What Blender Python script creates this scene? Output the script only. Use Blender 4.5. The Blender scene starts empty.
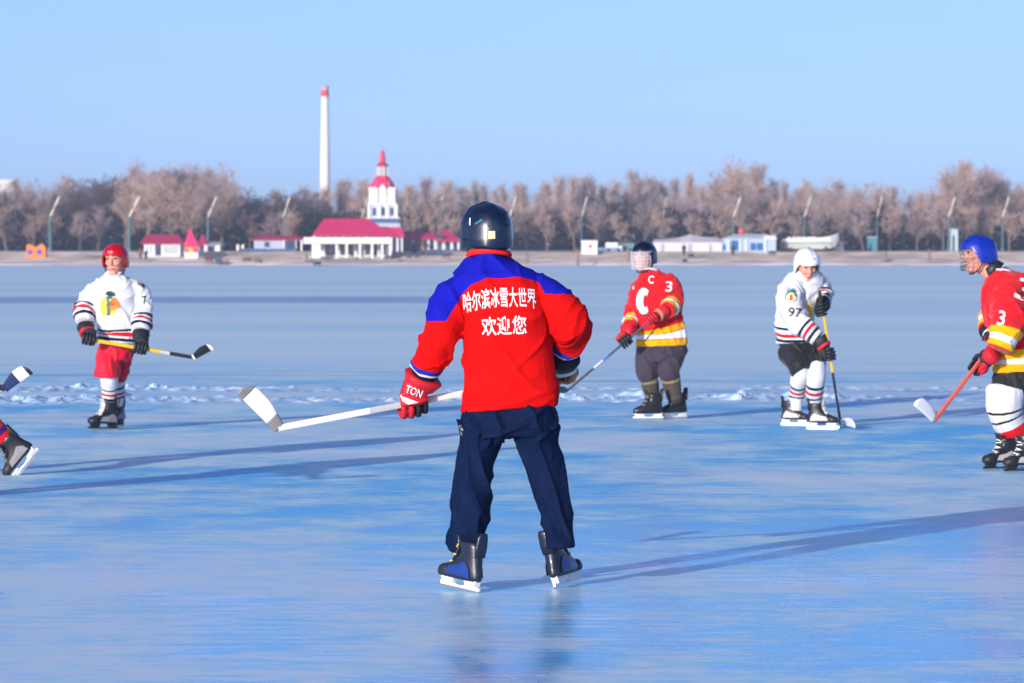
import bpy, bmesh, math, random
from mathutils import Vector as V, Matrix, noise
from mathutils.bvhtree import BVHTree
random.seed(7)
sc = bpy.context.scene
COL = sc.collection
F = 4000.0; HY = 255.0; CH = 1.53      # focal length in pixels, horizon row, eye height

def at(px, py, Y):
    return V(((px - 512) * Y / F, Y, CH - (py - HY) * Y / F))
def yground(py): return F * CH / (py - HY)

def lin(h):
    h = h.lstrip('#'); r = []
    for i in (0, 2, 4):
        c = int(h[i:i+2], 16) / 255
        r.append(c / 12.92 if c <= .04045 else ((c + .055) / 1.055) ** 2.4)
    return (r[0], r[1], r[2], 1)
def C3(c):
    if isinstance(c, str): return lin(c)
    return (c[0], c[1], c[2], 1)

# ------------------------------------------------------------------ mesh building
class MB:
    def __init__(s): s.v = []; s.f = []
    def add(s, vs, fs):
        b = len(s.v); s.v += [V(x) for x in vs]; s.f += [tuple(b + i for i in f) for f in fs]
    def loft(s, rings, cap=True):
        n = len(rings[0]); b = len(s.v)
        for r in rings: s.v += [V(x) for x in r]
        for k in range(len(rings) - 1):
            for i in range(n):
                j = (i + 1) % n
                s.f.append((b + k*n + i, b + k*n + j, b + (k+1)*n + j, b + (k+1)*n + i))
        if cap:
            s.f.append(tuple(b + i for i in reversed(range(n))))
            e = b + (len(rings) - 1) * n
            s.f.append(tuple(e + i for i in range(n)))
    def box(s, lo, hi):
        x0, y0, z0 = lo; x1, y1, z1 = hi
        s.add([(x0,y0,z0),(x1,y0,z0),(x1,y1,z0),(x0,y1,z0),(x0,y0,z1),(x1,y0,z1),(x1,y1,z1),(x0,y1,z1)],
              [(0,3,2,1),(4,5,6,7),(0,1,5,4),(1,2,6,5),(2,3,7,6),(3,0,4,7)])
    def pbox(s, px0, py0, px1, py1, Y, d):      # a box whose front face spans those picture rows at distance Y
        a = at(px0, py1, Y); b = at(px1, py0, Y)
        s.box((a.x, Y, a.z), (b.x, Y + d, b.z))
    def tube(s, pts, radii, n=8, cap=True, flat=1.0, up=None, p=2.0, rnd=False):
        rings = tube_rings(pts, radii, n, flat, up, p, rnd)
        s.loft(rings, cap)
    def prism(s, outline, o, ax, ay, az, t):    # 2-D outline extruded by +-t along az
        n = len(outline); vs = []
        for sg in (-1, 1):
            for (a, b) in outline: vs.append(o + ax*a + ay*b + az*(t*sg))
        fs = [tuple(reversed(range(n))), tuple(range(n, 2*n))]
        for i in range(n):
            j = (i + 1) % n; fs.append((i, j, n + j, n + i))
        s.add(vs, fs)
    def ball(s, c, rx, ry, rz, n=12, m=8, ax=None, ay=None, az=None):
        ax = ax or V((1,0,0)); ay = ay or V((0,1,0)); az = az or V((0,0,1))
        rings = []
        for k in range(1, m):
            t = math.pi * k / m - math.pi / 2
            rings.append([V(c) + ax*(rx*math.cos(t)*math.cos(2*math.pi*i/n)) + ay*(ry*math.cos(t)*math.sin(2*math.pi*i/n)) + az*(rz*math.sin(t)) for i in range(n)])
        s.loft(rings)

def frames(pts, up=None):
    T = []
    for i in range(len(pts)):
        a = pts[max(0, i-1)]; b = pts[min(len(pts)-1, i+1)]
        d = (b - a); T.append(d.normalized() if d.length > 1e-9 else V((0,0,1)))
    u = up or (V((0,1,0)) if abs(T[0].y) < .9 else V((1,0,0)))
    out = []
    for t in T:
        x = (u - t * u.dot(t))
        if x.length < 1e-6: x = t.orthogonal()
        x.normalize(); y = t.cross(x); out.append((x, y)); u = x
    return out
def ring(c, ax, ay, n=20, p=2.0):
    r = []
    for i in range(n):
        a = 2 * math.pi * i / n; ca, sa = math.cos(a), math.sin(a)
        r.append(V(c) + ax * (math.copysign(abs(ca)**(2/p), ca)) + ay * (math.copysign(abs(sa)**(2/p), sa)))
    return r
def tube_rings(pts, radii, n=8, flat=1.0, up=None, p=2.0, rnd=False):
    pts = [V(q) for q in pts]
    if not isinstance(radii, (list, tuple)): radii = [radii] * len(pts)
    fr = frames(pts, up)
    rings = [ring(c, fx*r, fy*(r*flat), n, p) for c, r, (fx, fy) in zip(pts, radii, fr)]
    if rnd:
        def capr(c, r, fxy, d):
            return [ring(c + d*(r*math.sin(a)), fxy[0]*(r*math.cos(a)), fxy[1]*(r*flat*math.cos(a)), n, p) for a in (.55, 1.05, 1.4)]
        d0 = (pts[0] - pts[1]).normalized(); d1 = (pts[-1] - pts[-2]).normalized()
        rings = list(reversed(capr(pts[0], radii[0], fr[0], d0))) + rings + capr(pts[-1], radii[-1], fr[-1], d1)
    return rings
def spline(ctrl, k=5):                         # Catmull-Rom through (vector, radius)
    P = [q[0] for q in ctrl]; R = [q[1] for q in ctrl]; op = []; orr = []
    n = len(P)
    for i in range(n - 1):
        p0, p1, p2, p3 = P[max(0,i-1)], P[i], P[i+1], P[min(n-1,i+2)]
        r0, r1, r2, r3 = R[max(0,i-1)], R[i], R[i+1], R[min(n-1,i+2)]
        for j in range(k):
            t = j / k; a = -.5*t**3 + t*t - .5*t; b = 1.5*t**3 - 2.5*t*t + 1; c = -1.5*t**3 + 2*t*t + .5*t; d = .5*t**3 - .5*t*t
            op.append(p0*a + p1*b + p2*c + p3*d); orr.append(r0*a + r1*b + r2*c + r3*d)
    op.append(P[-1]); orr.append(R[-1])
    return op, orr

def origin(o):
    while o.parent: o = o.parent
    return V(o.location)
def link(name, me, mat, parent=None, loc=None, smooth=True):
    o = bpy.data.objects.new(name, me); COL.objects.link(o)
    if mat:
        me.materials.clear(); me.materials.append(mat)
    base = origin(parent) if parent else V(loc or (0,0,0))
    if base.length > 0: me.transform(Matrix.Translation(-base))
    if parent: o.parent = parent
    else: o.location = base
    if smooth: me.polygons.foreach_set('use_smooth', [True]*len(me.polygons))
    return o
def obj(name, mb, mat, parent=None, loc=None, smooth=False, bevel=0, auto=False):
    me = bpy.data.meshes.new(name); me.from_pydata([tuple(v) for v in mb.v], [], mb.f); me.update()
    bm = bmesh.new(); bm.from_mesh(me); bmesh.ops.recalc_face_normals(bm, faces=bm.faces); bm.to_mesh(me); bm.free()
    o = link(name, me, mat, parent, loc, smooth)
    if bevel:
        m = o.modifiers.new('bevel', 'BEVEL'); m.width = bevel; m.segments = 2; m.limit_method = 'ANGLE'
    return o
def thing(name, label, cat, loc, group=None):
    o = bpy.data.objects.new(name, None); COL.objects.link(o); o.location = loc; o.empty_display_size = .2
    o['label'] = label; o['category'] = cat
    if group: o['group'] = group
    return o
def tag(o, label, cat, group=None, kind=None):
    o['label'] = label; o['category'] = cat
    if group: o['group'] = group
    if kind: o['kind'] = kind
    return o

# ------------------------------------------------------------------ materials
def nodes_of(m):
    m.use_nodes = True; nt = m.node_tree
    b = nt.nodes['Principled BSDF']; return nt, b
def N(nt, typ, **kw):
    n = nt.nodes.new(typ)
    for k, v in kw.items():
        if k == 'inp':
            for a, b in v.items(): n.inputs[a].default_value = b
        else: setattr(n, k, v)
    return n
def L(nt, a, b): nt.links.new(a, b)
def mixc(nt, fac, a, b, mode='MIX'):
    m = N(nt, 'ShaderNodeMix', data_type='RGBA', blend_type=mode)
    for s, val in ((m.inputs[0], fac), (m.inputs[6], a), (m.inputs[7], b)):
        if hasattr(val, 'node'): L(nt, val, s)
        else: s.default_value = val
    return m.outputs[2]
def mth(nt, op, a, b=0.0, clamp=False):
    m = N(nt, 'ShaderNodeMath', operation=op, use_clamp=clamp)
    for s, val in ((m.inputs[0], a), (m.inputs[1], b)):
        if hasattr(val, 'node'): L(nt, val, s)
        else: s.default_value = val
    return m.outputs[0]
def ramp(nt, fac, stops, interp='LINEAR'):
    r = N(nt, 'ShaderNodeValToRGB'); cr = r.color_ramp; cr.interpolation = interp
    while len(cr.elements) > 1: cr.elements.remove(cr.elements[-1])
    cr.elements[0].position = stops[0][0]; cr.elements[0].color = C3(stops[0][1])
    for p, c in stops[1:]:
        e = cr.elements.new(p); e.color = C3(c)
    L(nt, fac, r.inputs[0]); return r.outputs[0]
MATS = {}
def mat(name, col, rough=.6, var=.12, scale=8.0, metal=0, spec=.4, bump=0, bscale=60, coat=0, stretch=(1,1,1)):
    if name in MATS: return MATS[name]
    m = bpy.data.materials.new(name); nt, b = nodes_of(m)
    tc = N(nt, 'ShaderNodeTexCoord'); mp = N(nt, 'ShaderNodeMapping'); mp.inputs['Scale'].default_value = stretch
    L(nt, tc.outputs['Object'], mp.inputs[0])
    ns = N(nt, 'ShaderNodeTexNoise', inp={'Scale': scale, 'Detail': 5, 'Roughness': .6}); L(nt, mp.outputs[0], ns.inputs['Vector'])
    c = C3(col); k0 = 1 - var; k1 = 1 + var
    L(nt, mixc(nt, ns.outputs['Fac'], (c[0]*k0, c[1]*k0, c[2]*k0, 1), (min(1,c[0]*k1), min(1,c[1]*k1), min(1,c[2]*k1), 1)), b.inputs['Base Color'])
    L(nt, mth(nt, 'MULTIPLY_ADD', ns.outputs['Fac'], .2), b.inputs['Roughness'])
    nt.nodes[-1].inputs[2].default_value = rough - .1
    b.inputs['Metallic'].default_value = metal; b.inputs['Specular IOR Level'].default_value = spec
    b.inputs['Coat Weight'].default_value = coat; b.inputs['Coat Roughness'].default_value = .12
    if bump:
        n2 = N(nt, 'ShaderNodeTexNoise', inp={'Scale': bscale, 'Detail': 4}); L(nt, mp.outputs[0], n2.inputs['Vector'])
        bp = N(nt, 'ShaderNodeBump', inp={'Strength': .8, 'Distance': bump}); L(nt, n2.outputs['Fac'], bp.inputs['Height']); L(nt, bp.outputs[0], b.inputs['Normal'])
    MATS[name] = m; return m
def cloth(name, base, hem=None, cuff=None, yoke=None, rough=.85, bump=.004, sheen=.15, rng=.6, spec=.2):
    """woven cloth; stripes follow the sewn-in distances 'hem' and 'cuff' (metres) stored on the mesh"""
    if name in MATS: return MATS[name]
    m = bpy.data.materials.new(name); nt, b = nodes_of(m)
    def at_(n):
        a = N(nt, 'ShaderNodeAttribute', attribute_name=n); return a.outputs['Fac']
    tc = N(nt, 'ShaderNodeTexCoord')
    col = C3(base)
    def stripes(attr, st):
        return ramp(nt, mth(nt, 'DIVIDE', at_(attr), rng), [(p/rng, c) for p, c in st], 'CONSTANT')
    cur = col
    if hem: cur = stripes('hem', hem)
    if yoke:
        f = mth(nt, 'GREATER_THAN', at_('yoke'), 0.0)
        cur = mixc(nt, f, cur, C3(yoke))
    if cuff:
        f = mth(nt, 'LESS_THAN', at_('cuff'), cuff[-1][0])
        cur = mixc(nt, f, cur, stripes('cuff', cuff))
    n1 = N(nt, 'ShaderNodeTexNoise', inp={'Scale': 3.5, 'Detail': 6, 'Roughness': .65}); L(nt, tc.outputs['Object'], n1.inputs['Vector'])
    dirt = ramp(nt, n1.outputs['Fac'], [(.3, (.80,.80,.80)), (.65, (1,1,1))])
    L(nt, mixc(nt, 1.0, cur, dirt, 'MULTIPLY'), b.inputs['Base Color'])
    b.inputs['Roughness'].default_value = rough; b.inputs['Specular IOR Level'].default_value = spec
    b.inputs['Sheen Weight'].default_value = sheen; b.inputs['Sheen Roughness'].default_value = .5
    n2 = N(nt, 'ShaderNodeTexNoise', inp={'Scale': 17, 'Detail': 5, 'Distortion': 1.6}); L(nt, tc.outputs['Object'], n2.inputs['Vector'])
    n3 = N(nt, 'ShaderNodeTexNoise', inp={'Scale': 400, 'Detail': 2}); L(nt, tc.outputs['Object'], n3.inputs['Vector'])
    hsum = mth(nt, 'ADD', n2.outputs['Fac'], mth(nt, 'MULTIPLY', n3.outputs['Fac'], .12))
    bp = N(nt, 'ShaderNodeBump', inp={'Strength': .7, 'Distance': bump}); L(nt, hsum, bp.inputs['Height']); L(nt, bp.outputs[0], b.inputs['Normal'])
    MATS[name] = m; return m

# ------------------------------------------------------------------ garments and bodies: lofts fused into one surface
def ridge(q): return (1 - min(1, abs(noise.noise(q))*2.4))**2.6
def fold(co, seed, amp, tg='torso', par=0.0):
    s3 = V((seed*3.1, seed*1.7, seed)); soft = noise.noise(co*3.2 + s3)
    if tg == 'torso':                              # drapes that run down and across the cloth
        q = V((co.x*7.0 + co.z*3.2, co.y*7.0, co.z*2.6 - co.x*1.2)); q2 = V((co.x*5.0 - co.z*6.0, co.y*6.0, co.z*4.5))
        h = .75*ridge(q + s3) + .55*ridge(q2*1.15 + s3*2)
    elif tg == 'leg':                              # long slack folds, tighter ones where the cloth bunches
        q = V((par*5.0 + co.x*6.0, co.x*5.0 + co.y*4.0, seed)); q2 = V((co.x*11.0 + par*3.0, co.y*9.0, par*2.5 + seed))
        h = .55*ridge(q) + .65*ridge(q2)
    else:                                          # creases that cross a sleeve
        q = V((par*7.5 + co.x*5.0, co.x*4.0 + co.y*5.0, seed)); q2 = V((par*13.0 - co.x*9.0, co.y*6.0 + co.z*5.0, seed*2))
        h = .85*ridge(q) + .45*ridge(q2)
    return amp * (h*1.25 + soft*1.1 - .45)
def fuse(name, lofts, m, parent, voxel=.01, smooth=4, amp=.006, seed=1.0, yoke=None, plain=False):
    """lofts: list of (rings, tag, params). Fused by a voxel remesh; distances from hem or cuff are carried over."""
    mb = MB(); info = []
    for rings, tg, par in lofts:
        nf0 = len(mb.f); mb.loft(rings); n = len(rings[0]); cs = []
        for r in rings:
            c = V((0,0,0))
            for q in r: c += q
            cs.append(c / len(r))
        for k in range(len(rings)-1): info += [(tg, par, cs, k)] * n
        info += [(tg, par, cs, 0), (tg, par, cs, len(rings)-2)]
    me = bpy.data.meshes.new('tmp'); me.from_pydata([tuple(v) for v in mb.v], [], mb.f); me.update()
    bm = bmesh.new(); bm.from_mesh(me); bmesh.ops.recalc_face_normals(bm, faces=bm.faces); bm.to_mesh(me); bm.free()
    to = bpy.data.objects.new('tmp', me); COL.objects.link(to)
    r = to.modifiers.new('r', 'REMESH'); r.mode = 'VOXEL'; r.voxel_size = voxel; r.adaptivity = 0
    s = to.modifiers.new('s', 'SMOOTH'); s.iterations = smooth; s.factor = .5
    dg = bpy.context.evaluated_depsgraph_get()
    res = bpy.data.meshes.new_from_object(to.evaluated_get(dg)); res.name = name
    bpy.data.objects.remove(to)
    if not plain:
        bvh = BVHTree.FromPolygons(mb.v, mb.f)
        nv = len(res.vertices); tgs = ['torso']*nv; prs = [0.0]*nv; hem = [9.0]*nv; cuff = [9.0]*nv; yk = [-1.0]*nv
        for i, v in enumerate(res.vertices):
            loc, nn, fi, d = bvh.find_nearest(v.co)
            tg, par, cs, k = info[fi]
            a, b = cs[k], cs[k+1]; ab = b - a
            t = max(0, min(1, (loc - a).dot(ab) / max(1e-9, ab.length_squared)))
            val = par[k] + (par[k+1] - par[k]) * t
            tgs[i] = tg; prs[i] = val
            if tg == 'torso': hem[i] = val
            else: cuff[i] = val
            if yoke: yk[i] = yoke(v.co)
        if amp:
            nrm = [V(v.normal) for v in res.vertices]
            dsp = [fold(v.co, seed, amp, tg, pr) for v, tg, pr in zip(res.vertices, tgs, prs)]
            for v, n_, dd, pr_ in zip(res.vertices, nrm, dsp, prs): v.co += n_ * (dd * min(1, .15 + max(0, pr_)/.07))
        for an, arr in (('hem', hem), ('cuff', cuff), ('yoke', yk)):
            if an == 'yoke' and not yoke: continue
            at_ = res.attributes.new(an, 'FLOAT', 'POINT'); at_.data.foreach_set('value', arr)
    bv = BVHTree.FromPolygons([V(v.co) for v in res.vertices], [tuple(p.vertices) for p in res.polygons])
    o = link(name, res, m, parent)
    return o, bv

def decal(name, verts, faces, m, bvh, parent, off=.0035, maxedge=.02):
    """flat print given in picture rows, laid on the cloth it is printed on"""
    bm = bmesh.new(); bv = [bm.verts.new((x, y, 0)) for x, y in verts]
    for f in faces:
        try: bm.faces.new([bv[i] for i in f])
        except ValueError: pass
    bmesh.ops.triangulate(bm, faces=bm.faces)
    cam = V((0, 0, CH)); mb = MB()
    px_per_m = F / origin(parent).y
    for _ in range(3):
        es = [e for e in bm.edges if e.calc_length() > maxedge * px_per_m]
        if not es: break
        bmesh.ops.subdivide_edges(bm, edges=es, cuts=1); bmesh.ops.triangulate(bm, faces=bm.faces)
    bm.verts.index_update()
    for v in bm.verts:
        d = (at(v.co.x, v.co.y, 10) - cam).normalized()
        Y0 = origin(parent).y; st = cam + d * (Y0 - 1.2)
        h = bvh.ray_cast(st, d)
        p = h[0] if h[0] is not None else bvh.find_nearest(cam + d * Y0)[0]
        mb.v.append(p - d * off)
    mb.f = [tuple(v.index for v in f.verts) for f in bm.faces]; bm.free()
    return obj(name, mb, m, parent)
_font = None
def text2d(s):
    cu = bpy.data.curves.new('t', 'FONT'); cu.body = s; cu.resolution_u = 3; cu.offset = .012
    o = bpy.data.objects.new('t', cu); COL.objects.link(o)
    dg = bpy.context.evaluated_depsgraph_get(); me = bpy.data.meshes.new_from_object(o.evaluated_get(dg))
    vs = [(v.co.x, v.co.y) for v in me.vertices]; fs = [tuple(p.vertices) for p in me.polygons]
    bpy.data.objects.remove(o); return vs, fs
def text_px(s, cx, cy, w, h, rot=0, curve=0):
    vs, fs = text2d(s)
    x0 = min(v[0] for v in vs); x1 = max(v[0] for v in vs); y0 = min(v[1] for v in vs); y1 = max(v[1] for v in vs)
    out = []; cr, sr = math.cos(rot), math.sin(rot)
    for x, y in vs:
        a = ((x-x0)/(x1-x0) - .5) * w; b = -((y-y0)/(y1-y0) - .5) * h + curve * ((a/(w/2))**2)
        out.append((cx + a*cr - b*sr, cy + a*sr + b*cr))
    return out, fs
AIR = .4; DUST = 1.0; OZONE = 3.5; ALT = 100; TINT = (1.0,.83,.84,1); SKY = .145; SUN = 2.6; EXPO = .95; HAZE = .00027
# ------------------------------------------------------------------ people
skin = mat('skin', (.62, .27, .19), .5, .15, 30, spec=.35, bump=.001)
lipm = mat('lip_skin', (.42, .12, .10), .45)
eyem = mat('eye_dark', (.03, .02, .02), .2, spec=.6)
hairm = mat('brow_hair', (.03, .025, .02), .8)
steel = mat('blade_steel', (.55, .57, .6), .3, metal=.9)
holder_w = mat('holder_white', (.75, .76, .76), .4, .1)
black_r = mat('black_rubber', (.018, .02, .026), .5, .3)

class Fig:
    def __init__(s, Y0, foot, label, voxel=.011, seed=1.0):
        s.Y0 = Y0; s.vx = voxel; s.seed = seed
        g = at(foot[0], HY + F*CH/Y0, Y0)
        s.root = thing('person', label, 'person', (g.x, Y0, 0), 'hockey players on the ice')
        s.bl = []                                     # lofts of the body under the clothes
    def P(s, px, py, dy=0.0): return at(px, py, s.Y0 + dy)
    def m(s, hw): return hw * s.Y0 / F
    def torso(s, rows, shrink=1.0, n=28, p=2.3):
        rings = []; par = []; acc = 0; prev = None
        for (xl, yl, xr, yr, ry, dy) in rows:
            a = s.P(xl, yl, dy); b = s.P(xr, yr, dy); c = (a + b)/2; h = (b - a)/2
            rings.append(ring(c, h*shrink, V((0, ry*shrink, 0)), n, p))
            if prev is not None: acc += (c - prev).length
            par.append(acc); prev = c
        return rings, par
    def limb(s, pts, shrink=1.0, n=18, k=5, p=2.0, flat=1.0):
        ctrl = [(s.P(x, y, d), s.m(h)*shrink) for (x, y, d, h) in pts]
        P_, R_ = spline(ctrl, k); acc = 0; par = [0]
        for i in range(len(P_)-1, 0, -1): acc += (P_[i]-P_[i-1]).length; par.append(acc)
        par.reverse()                                 # distance from the far end (cuff)
        return tube_rings(P_, R_, n, flat, None, p), par
    def jersey(s, rows, arms, m, amp=.006, yoke=None, voxel=None, nm='jersey'):
        lo = []
        r, par = s.torso(rows); lo.append((r, 'torso', par))
        for a in arms:
            r2, p2 = s.limb(a); lo.append((r2, 'sleeve', p2))
            s.bl.append((s.limb(a, .5, 12)[0], 'x', None))
        s.bl.append((s.torso(rows, .74, 20)[0], 'x', None))
        o, bv = fuse(nm, lo, m, s.root, voxel or s.vx, 4, amp, s.seed, yoke)
        s.jer, s.jbv = o, bv; return o
    def legs(s, name, rows, legs, m, amp=.006, body=True, fold_seed=5.0, smooth=4):
        lo = []
        if rows:
            r, par = s.torso(rows, n=28); lo.append((r, 'torso', par))
            s.bl.append((s.torso(rows[:-1] if len(rows) > 3 else rows, .66, 20)[0], 'x', None))
        for a in legs:
            r2, p2 = s.limb(a); lo.append((r2, 'leg', p2))
            if body: s.bl.append((s.limb(a, .5, 12)[0], 'x', None))
        o, bv = fuse(name, lo, m, s.root, s.vx, smooth, amp, s.seed + fold_seed)
        s.lbv, s.leg_o = bv, o
        return o, bv
    # ---- head: local axes r (its own right... across), f (facing), u (up)
    def head(s, px, py, dy, face, pitch=0.0, roll=0.0, k=1.05, neck_to=None):
        f = V(face).normalized(); u = V((0,0,1)); r = f.cross(u).normalized()
        f2 = (f*math.cos(pitch) - u*math.sin(pitch)); u2 = r.cross(f2).normalized()
        R = Matrix.Rotation(roll, 3, f2); u3 = R @ u2; r3 = R @ r
        s.hc = s.P(px, py, dy); s.hf, s.hu, s.hr, s.hk = f2, u3, r3, k
        H = s.H
        rows = [(-.122,.018,.080,.00), (-.112,.036,.090,.02), (-.09,.050,.094,.045), (-.06,.060,.092,.065), (-.03,.068,.090,.08),
                (0,.073,.090,.092), (.03,.075,.094,.098), (.06,.073,.092,.098), (.085,.062,.078,.085), (.105,.042,.05,.058), (.115,.015,.02,.02)]
        rings = []
        for z, w, fr, bk in rows:
            rr = []
            for i in range(24):
                a = 2*math.pi*i/24; sn = math.sin(a)
                rr.append(H(w*math.cos(a), fr*sn if sn > 0 else bk*sn, z))
            rings.append(rr)
        B = s.bl; B.append((rings, 'x', None))
        def tb(pts, rad, flat=1.0, n=10): B.append((tube_rings([H(*q) for q in pts], [q*k for q in rad], n, flat, None, 2, True), 'x', None))
        tb([(0,.090,.030),(0,.102,.005),(0,.113,-.022)], [.009,.012,.015])
        for sg in (-1, 1):
            tb([(sg*.012,.098,-.026),(sg*.017,.094,-.028)], [.009,.008])
            tb([(sg*.012,.093,.037),(sg*.034,.088,.041),(sg*.055,.070,.034)], [.009,.010,.008])
            tb([(sg*.030,.078,-.02),(sg*.046,.066,-.018)], [.020,.018])
            tb([(sg*.075,-.012,-.028),(sg*.080,-.016,.0),(sg*.077,-.014,.028)], [.012,.016,.013], .6)
        tb([(-.02,.088,-.064),(0,.096,-.063),(.02,.088,-.064)], [.007,.010,.007])
        tb([(-.014,.080,-.102),(.014,.080,-.102)], [.018,.018])
        nk = neck_to if neck_to is not None else s.hc - V((0,0,.22))
        B.append((tube_rings([H(0,-.02,-.03), H(0,-.022,-.09), nk], [.056*k,.056*k,.066*k], 16), 'x', None))
    def H(s, x, y, z): return s.hc + (s.hr*x + s.hf*y + s.hu*z) * s.hk
    def body(s, face=True):
        o, bv = fuse('body', s.bl, skin, s.root, .0065, 2, 0, 0, plain=True)
        if face:
            for sg in (-1, 1):
                e = MB(); e.ball(s.H(sg*.031,.0865,.020), .011,.011,.008, 10, 8, s.hr, s.hf, s.hu); obj('eye', e, eyem, o, smooth=True)
                b = MB(); b.tube([s.H(sg*.014,.106,.043), s.H(sg*.034,.1,.048), s.H(sg*.055,.082,.040)], [.005,.006,.004], 6); obj('eyebrow', b, hairm, o, smooth=True)
            l = MB(); l.tube([s.H(-.022,.0925,-.064), s.H(-.01,.102,-.062), s.H(.01,.102,-.062), s.H(.022,.0925,-.064)], [.004,.006,.006,.004], 8); obj('lips', l, lipm, o, smooth=True)
        s.bo = o; return o
    def helmet(s, col, rim=None, sticker=None, strap=True, ear=True, k=1.0, vents='#05060a'):
        m = mat('helmet_' + col.strip('#'), lin(col)[:3], .32, .06, 12, spec=.5, coat=.5)
        H = s.H; n = 48; rows = 16
        def low(az):                                  # lower edge, as an elevation angle
            a = abs(az)
            pts = [(0, .30), (.9, .24), (1.15, -.10), (1.35, -.60), (1.85, -.68), (2.3, -.72), (math.pi, -.82)]
            for (a0, b0), (a1, b1) in zip(pts, pts[1:]):
                if a <= a1: t = (a-a0)/(a1-a0); t = t*t*(3-2*t); return b0 + (b1-b0)*t
            return pts[-1][1]
        def surf(az, el, d=0.0):
            ce, se = max(0, math.cos(el if el > 0 else el*.58))**.93, math.copysign(abs(math.sin(el))**.92, el)
            x = math.sin(az)*ce; y = math.cos(az)*ce
            sx = .108; sy = .128 if y > 0 else .134; sz = .118
            q = V((x*sx, y*sy, se*sz + .012))
            # moulded ridges: a raised centre spine, side ribs, and the overlap of front and back shell
            rr = 0.0
            ax = abs(math.atan2(x, max(.001, se))) if se > 0 else 9
            rr += .0045 * max(0, 1 - (ax/.20)**4) if ax < .2 else 0
            rr += .003 * max(0, 1 - ((ax-.62)/.13)**2) if abs(ax-.62) < .13 else 0
            if abs(az) > 1.45: rr -= .005
            if el < -.25: rr += .003
            nrm = V((x/sx, y/sy, se/sz)).normalized()
            return H(*(q*k + nrm*(rr + d)))
        rings = []
        mb = MB()
        for j in range(rows+1):
            rr = []
            for i in range(n):
                az = -math.pi + 2*math.pi*i/n; l0 = low(az)
                el = l0 + (math.pi/2 - .02 - l0) * (j/rows)
                rr.append(surf(az, el))
            rings.append(rr)
        mb.loft(rings, cap=False); mb.f.append(tuple(range(rows*n, rows*n+n)))
        o = obj('helmet', mb, m, s.root, smooth=True)
        md = o.modifiers.new('sol', 'SOLIDIFY'); md.thickness = .012; md.offset = -1
        dark = mat('helmet_vent', lin(vents)[:3], .5)
        for az, el in ((.42,.75),(-.42,.75),(2.5,.62),(-2.5,.62),(2.75,.1),(-2.75,.1),(1.62,-.3),(-1.62,-.3)):
            v = MB(); q = []
            for a, b in ((-.09,-.03),(.09,-.03),(.09,.03),(-.09,.03)): q.append(surf(az+a*(1+el*.6), el+b, .0018))
            v.add(q, [(0,1,2,3)]); obj('vent', v, dark, o)
        if sticker:
            sm = mat('sticker_'+sticker[0].strip('#'), lin(sticker[0])[:3], .4, .1)
            az, el, w, h = sticker[1:]; v = MB(); q = []
            for a in range(5):
                for b in range(3): q.append(surf(az + (a/4-.5)*w, el + (b/2-.5)*h, .0026))
            v.add(q, [(a*3+b, (a+1)*3+b, (a+1)*3+b+1, a*3+b+1) for a in range(4) for b in range(2)])
            obj('sticker', v, sm, o)
        if strap:
            st = MB(); st.tube([H(.09,.01,-.05), H(.075,.035,-.10), H(.03,.07,-.128), H(-.03,.07,-.128), H(-.075,.035,-.10), H(-.09,.01,-.05)], .006, 6)
            obj('chin_strap', st, black_r, o, smooth=True)
        s.hel = o; s.hsurf = surf; return o
    def cage(s, m, rad=.0028):
        H = s.H; mb = MB()
        def q(az, z): return H(math.sin(az)*.098, math.cos(az)*.115 + .018, z)
        for z in (.04, .012, -.016, -.044, -.072, -.1):
            kk = 1.0 if z > -.06 else .8
            mb.tube([q(a*kk*.16, z) for a in range(-8, 9)], rad, 5)
        for a in (-1.2,-.9,-.6,-.3,0,.3,.6,.9,1.2):
            mb.tube([q(a, .05), q(a, 0), q(a, -.05), q(a*.8, -.1)], rad, 5)
        return obj('face_cage', mb, m, s.hel, smooth=True)
    def visor(s, m):
        H = s.H; rings = []; mb = MB()
        for j, z in enumerate((.055, .02, -.02, -.06, -.095)):
            kk = 1 - j*.06
            rings.append([H(math.sin(a)*.105*kk, math.cos(a)*.128 + .012, z) for a in [i*.17*kk for i in range(-8, 9)]])
        n = len(rings[0])
        mb.v = [p for r in rings for p in r]; mb.f = [(j*n+i, j*n+i+1, (j+1)*n+i+1, (j+1)*n+i) for j in range(4) for i in range(n-1)]
        o = obj('face_visor', mb, m, s.hel, smooth=True); md = o.modifiers.new('sol', 'SOLIDIFY'); md.thickness = .003
        return o
    def collar(s, px, py, w, h, dy, m, tube=6):
        c = s.P(px, py, dy); mb = MB()
        pts = [c + V((math.cos(a)*s.m(w), math.sin(a)*s.m(w)*.9, math.sin(a)*-s.m(h))) for a in [2*math.pi*i/24 for i in range(25)]]
        mb.tube(pts, s.m(tube)*.5, 8, False); return obj('collar', mb, m, s.jer, smooth=True)
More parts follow.
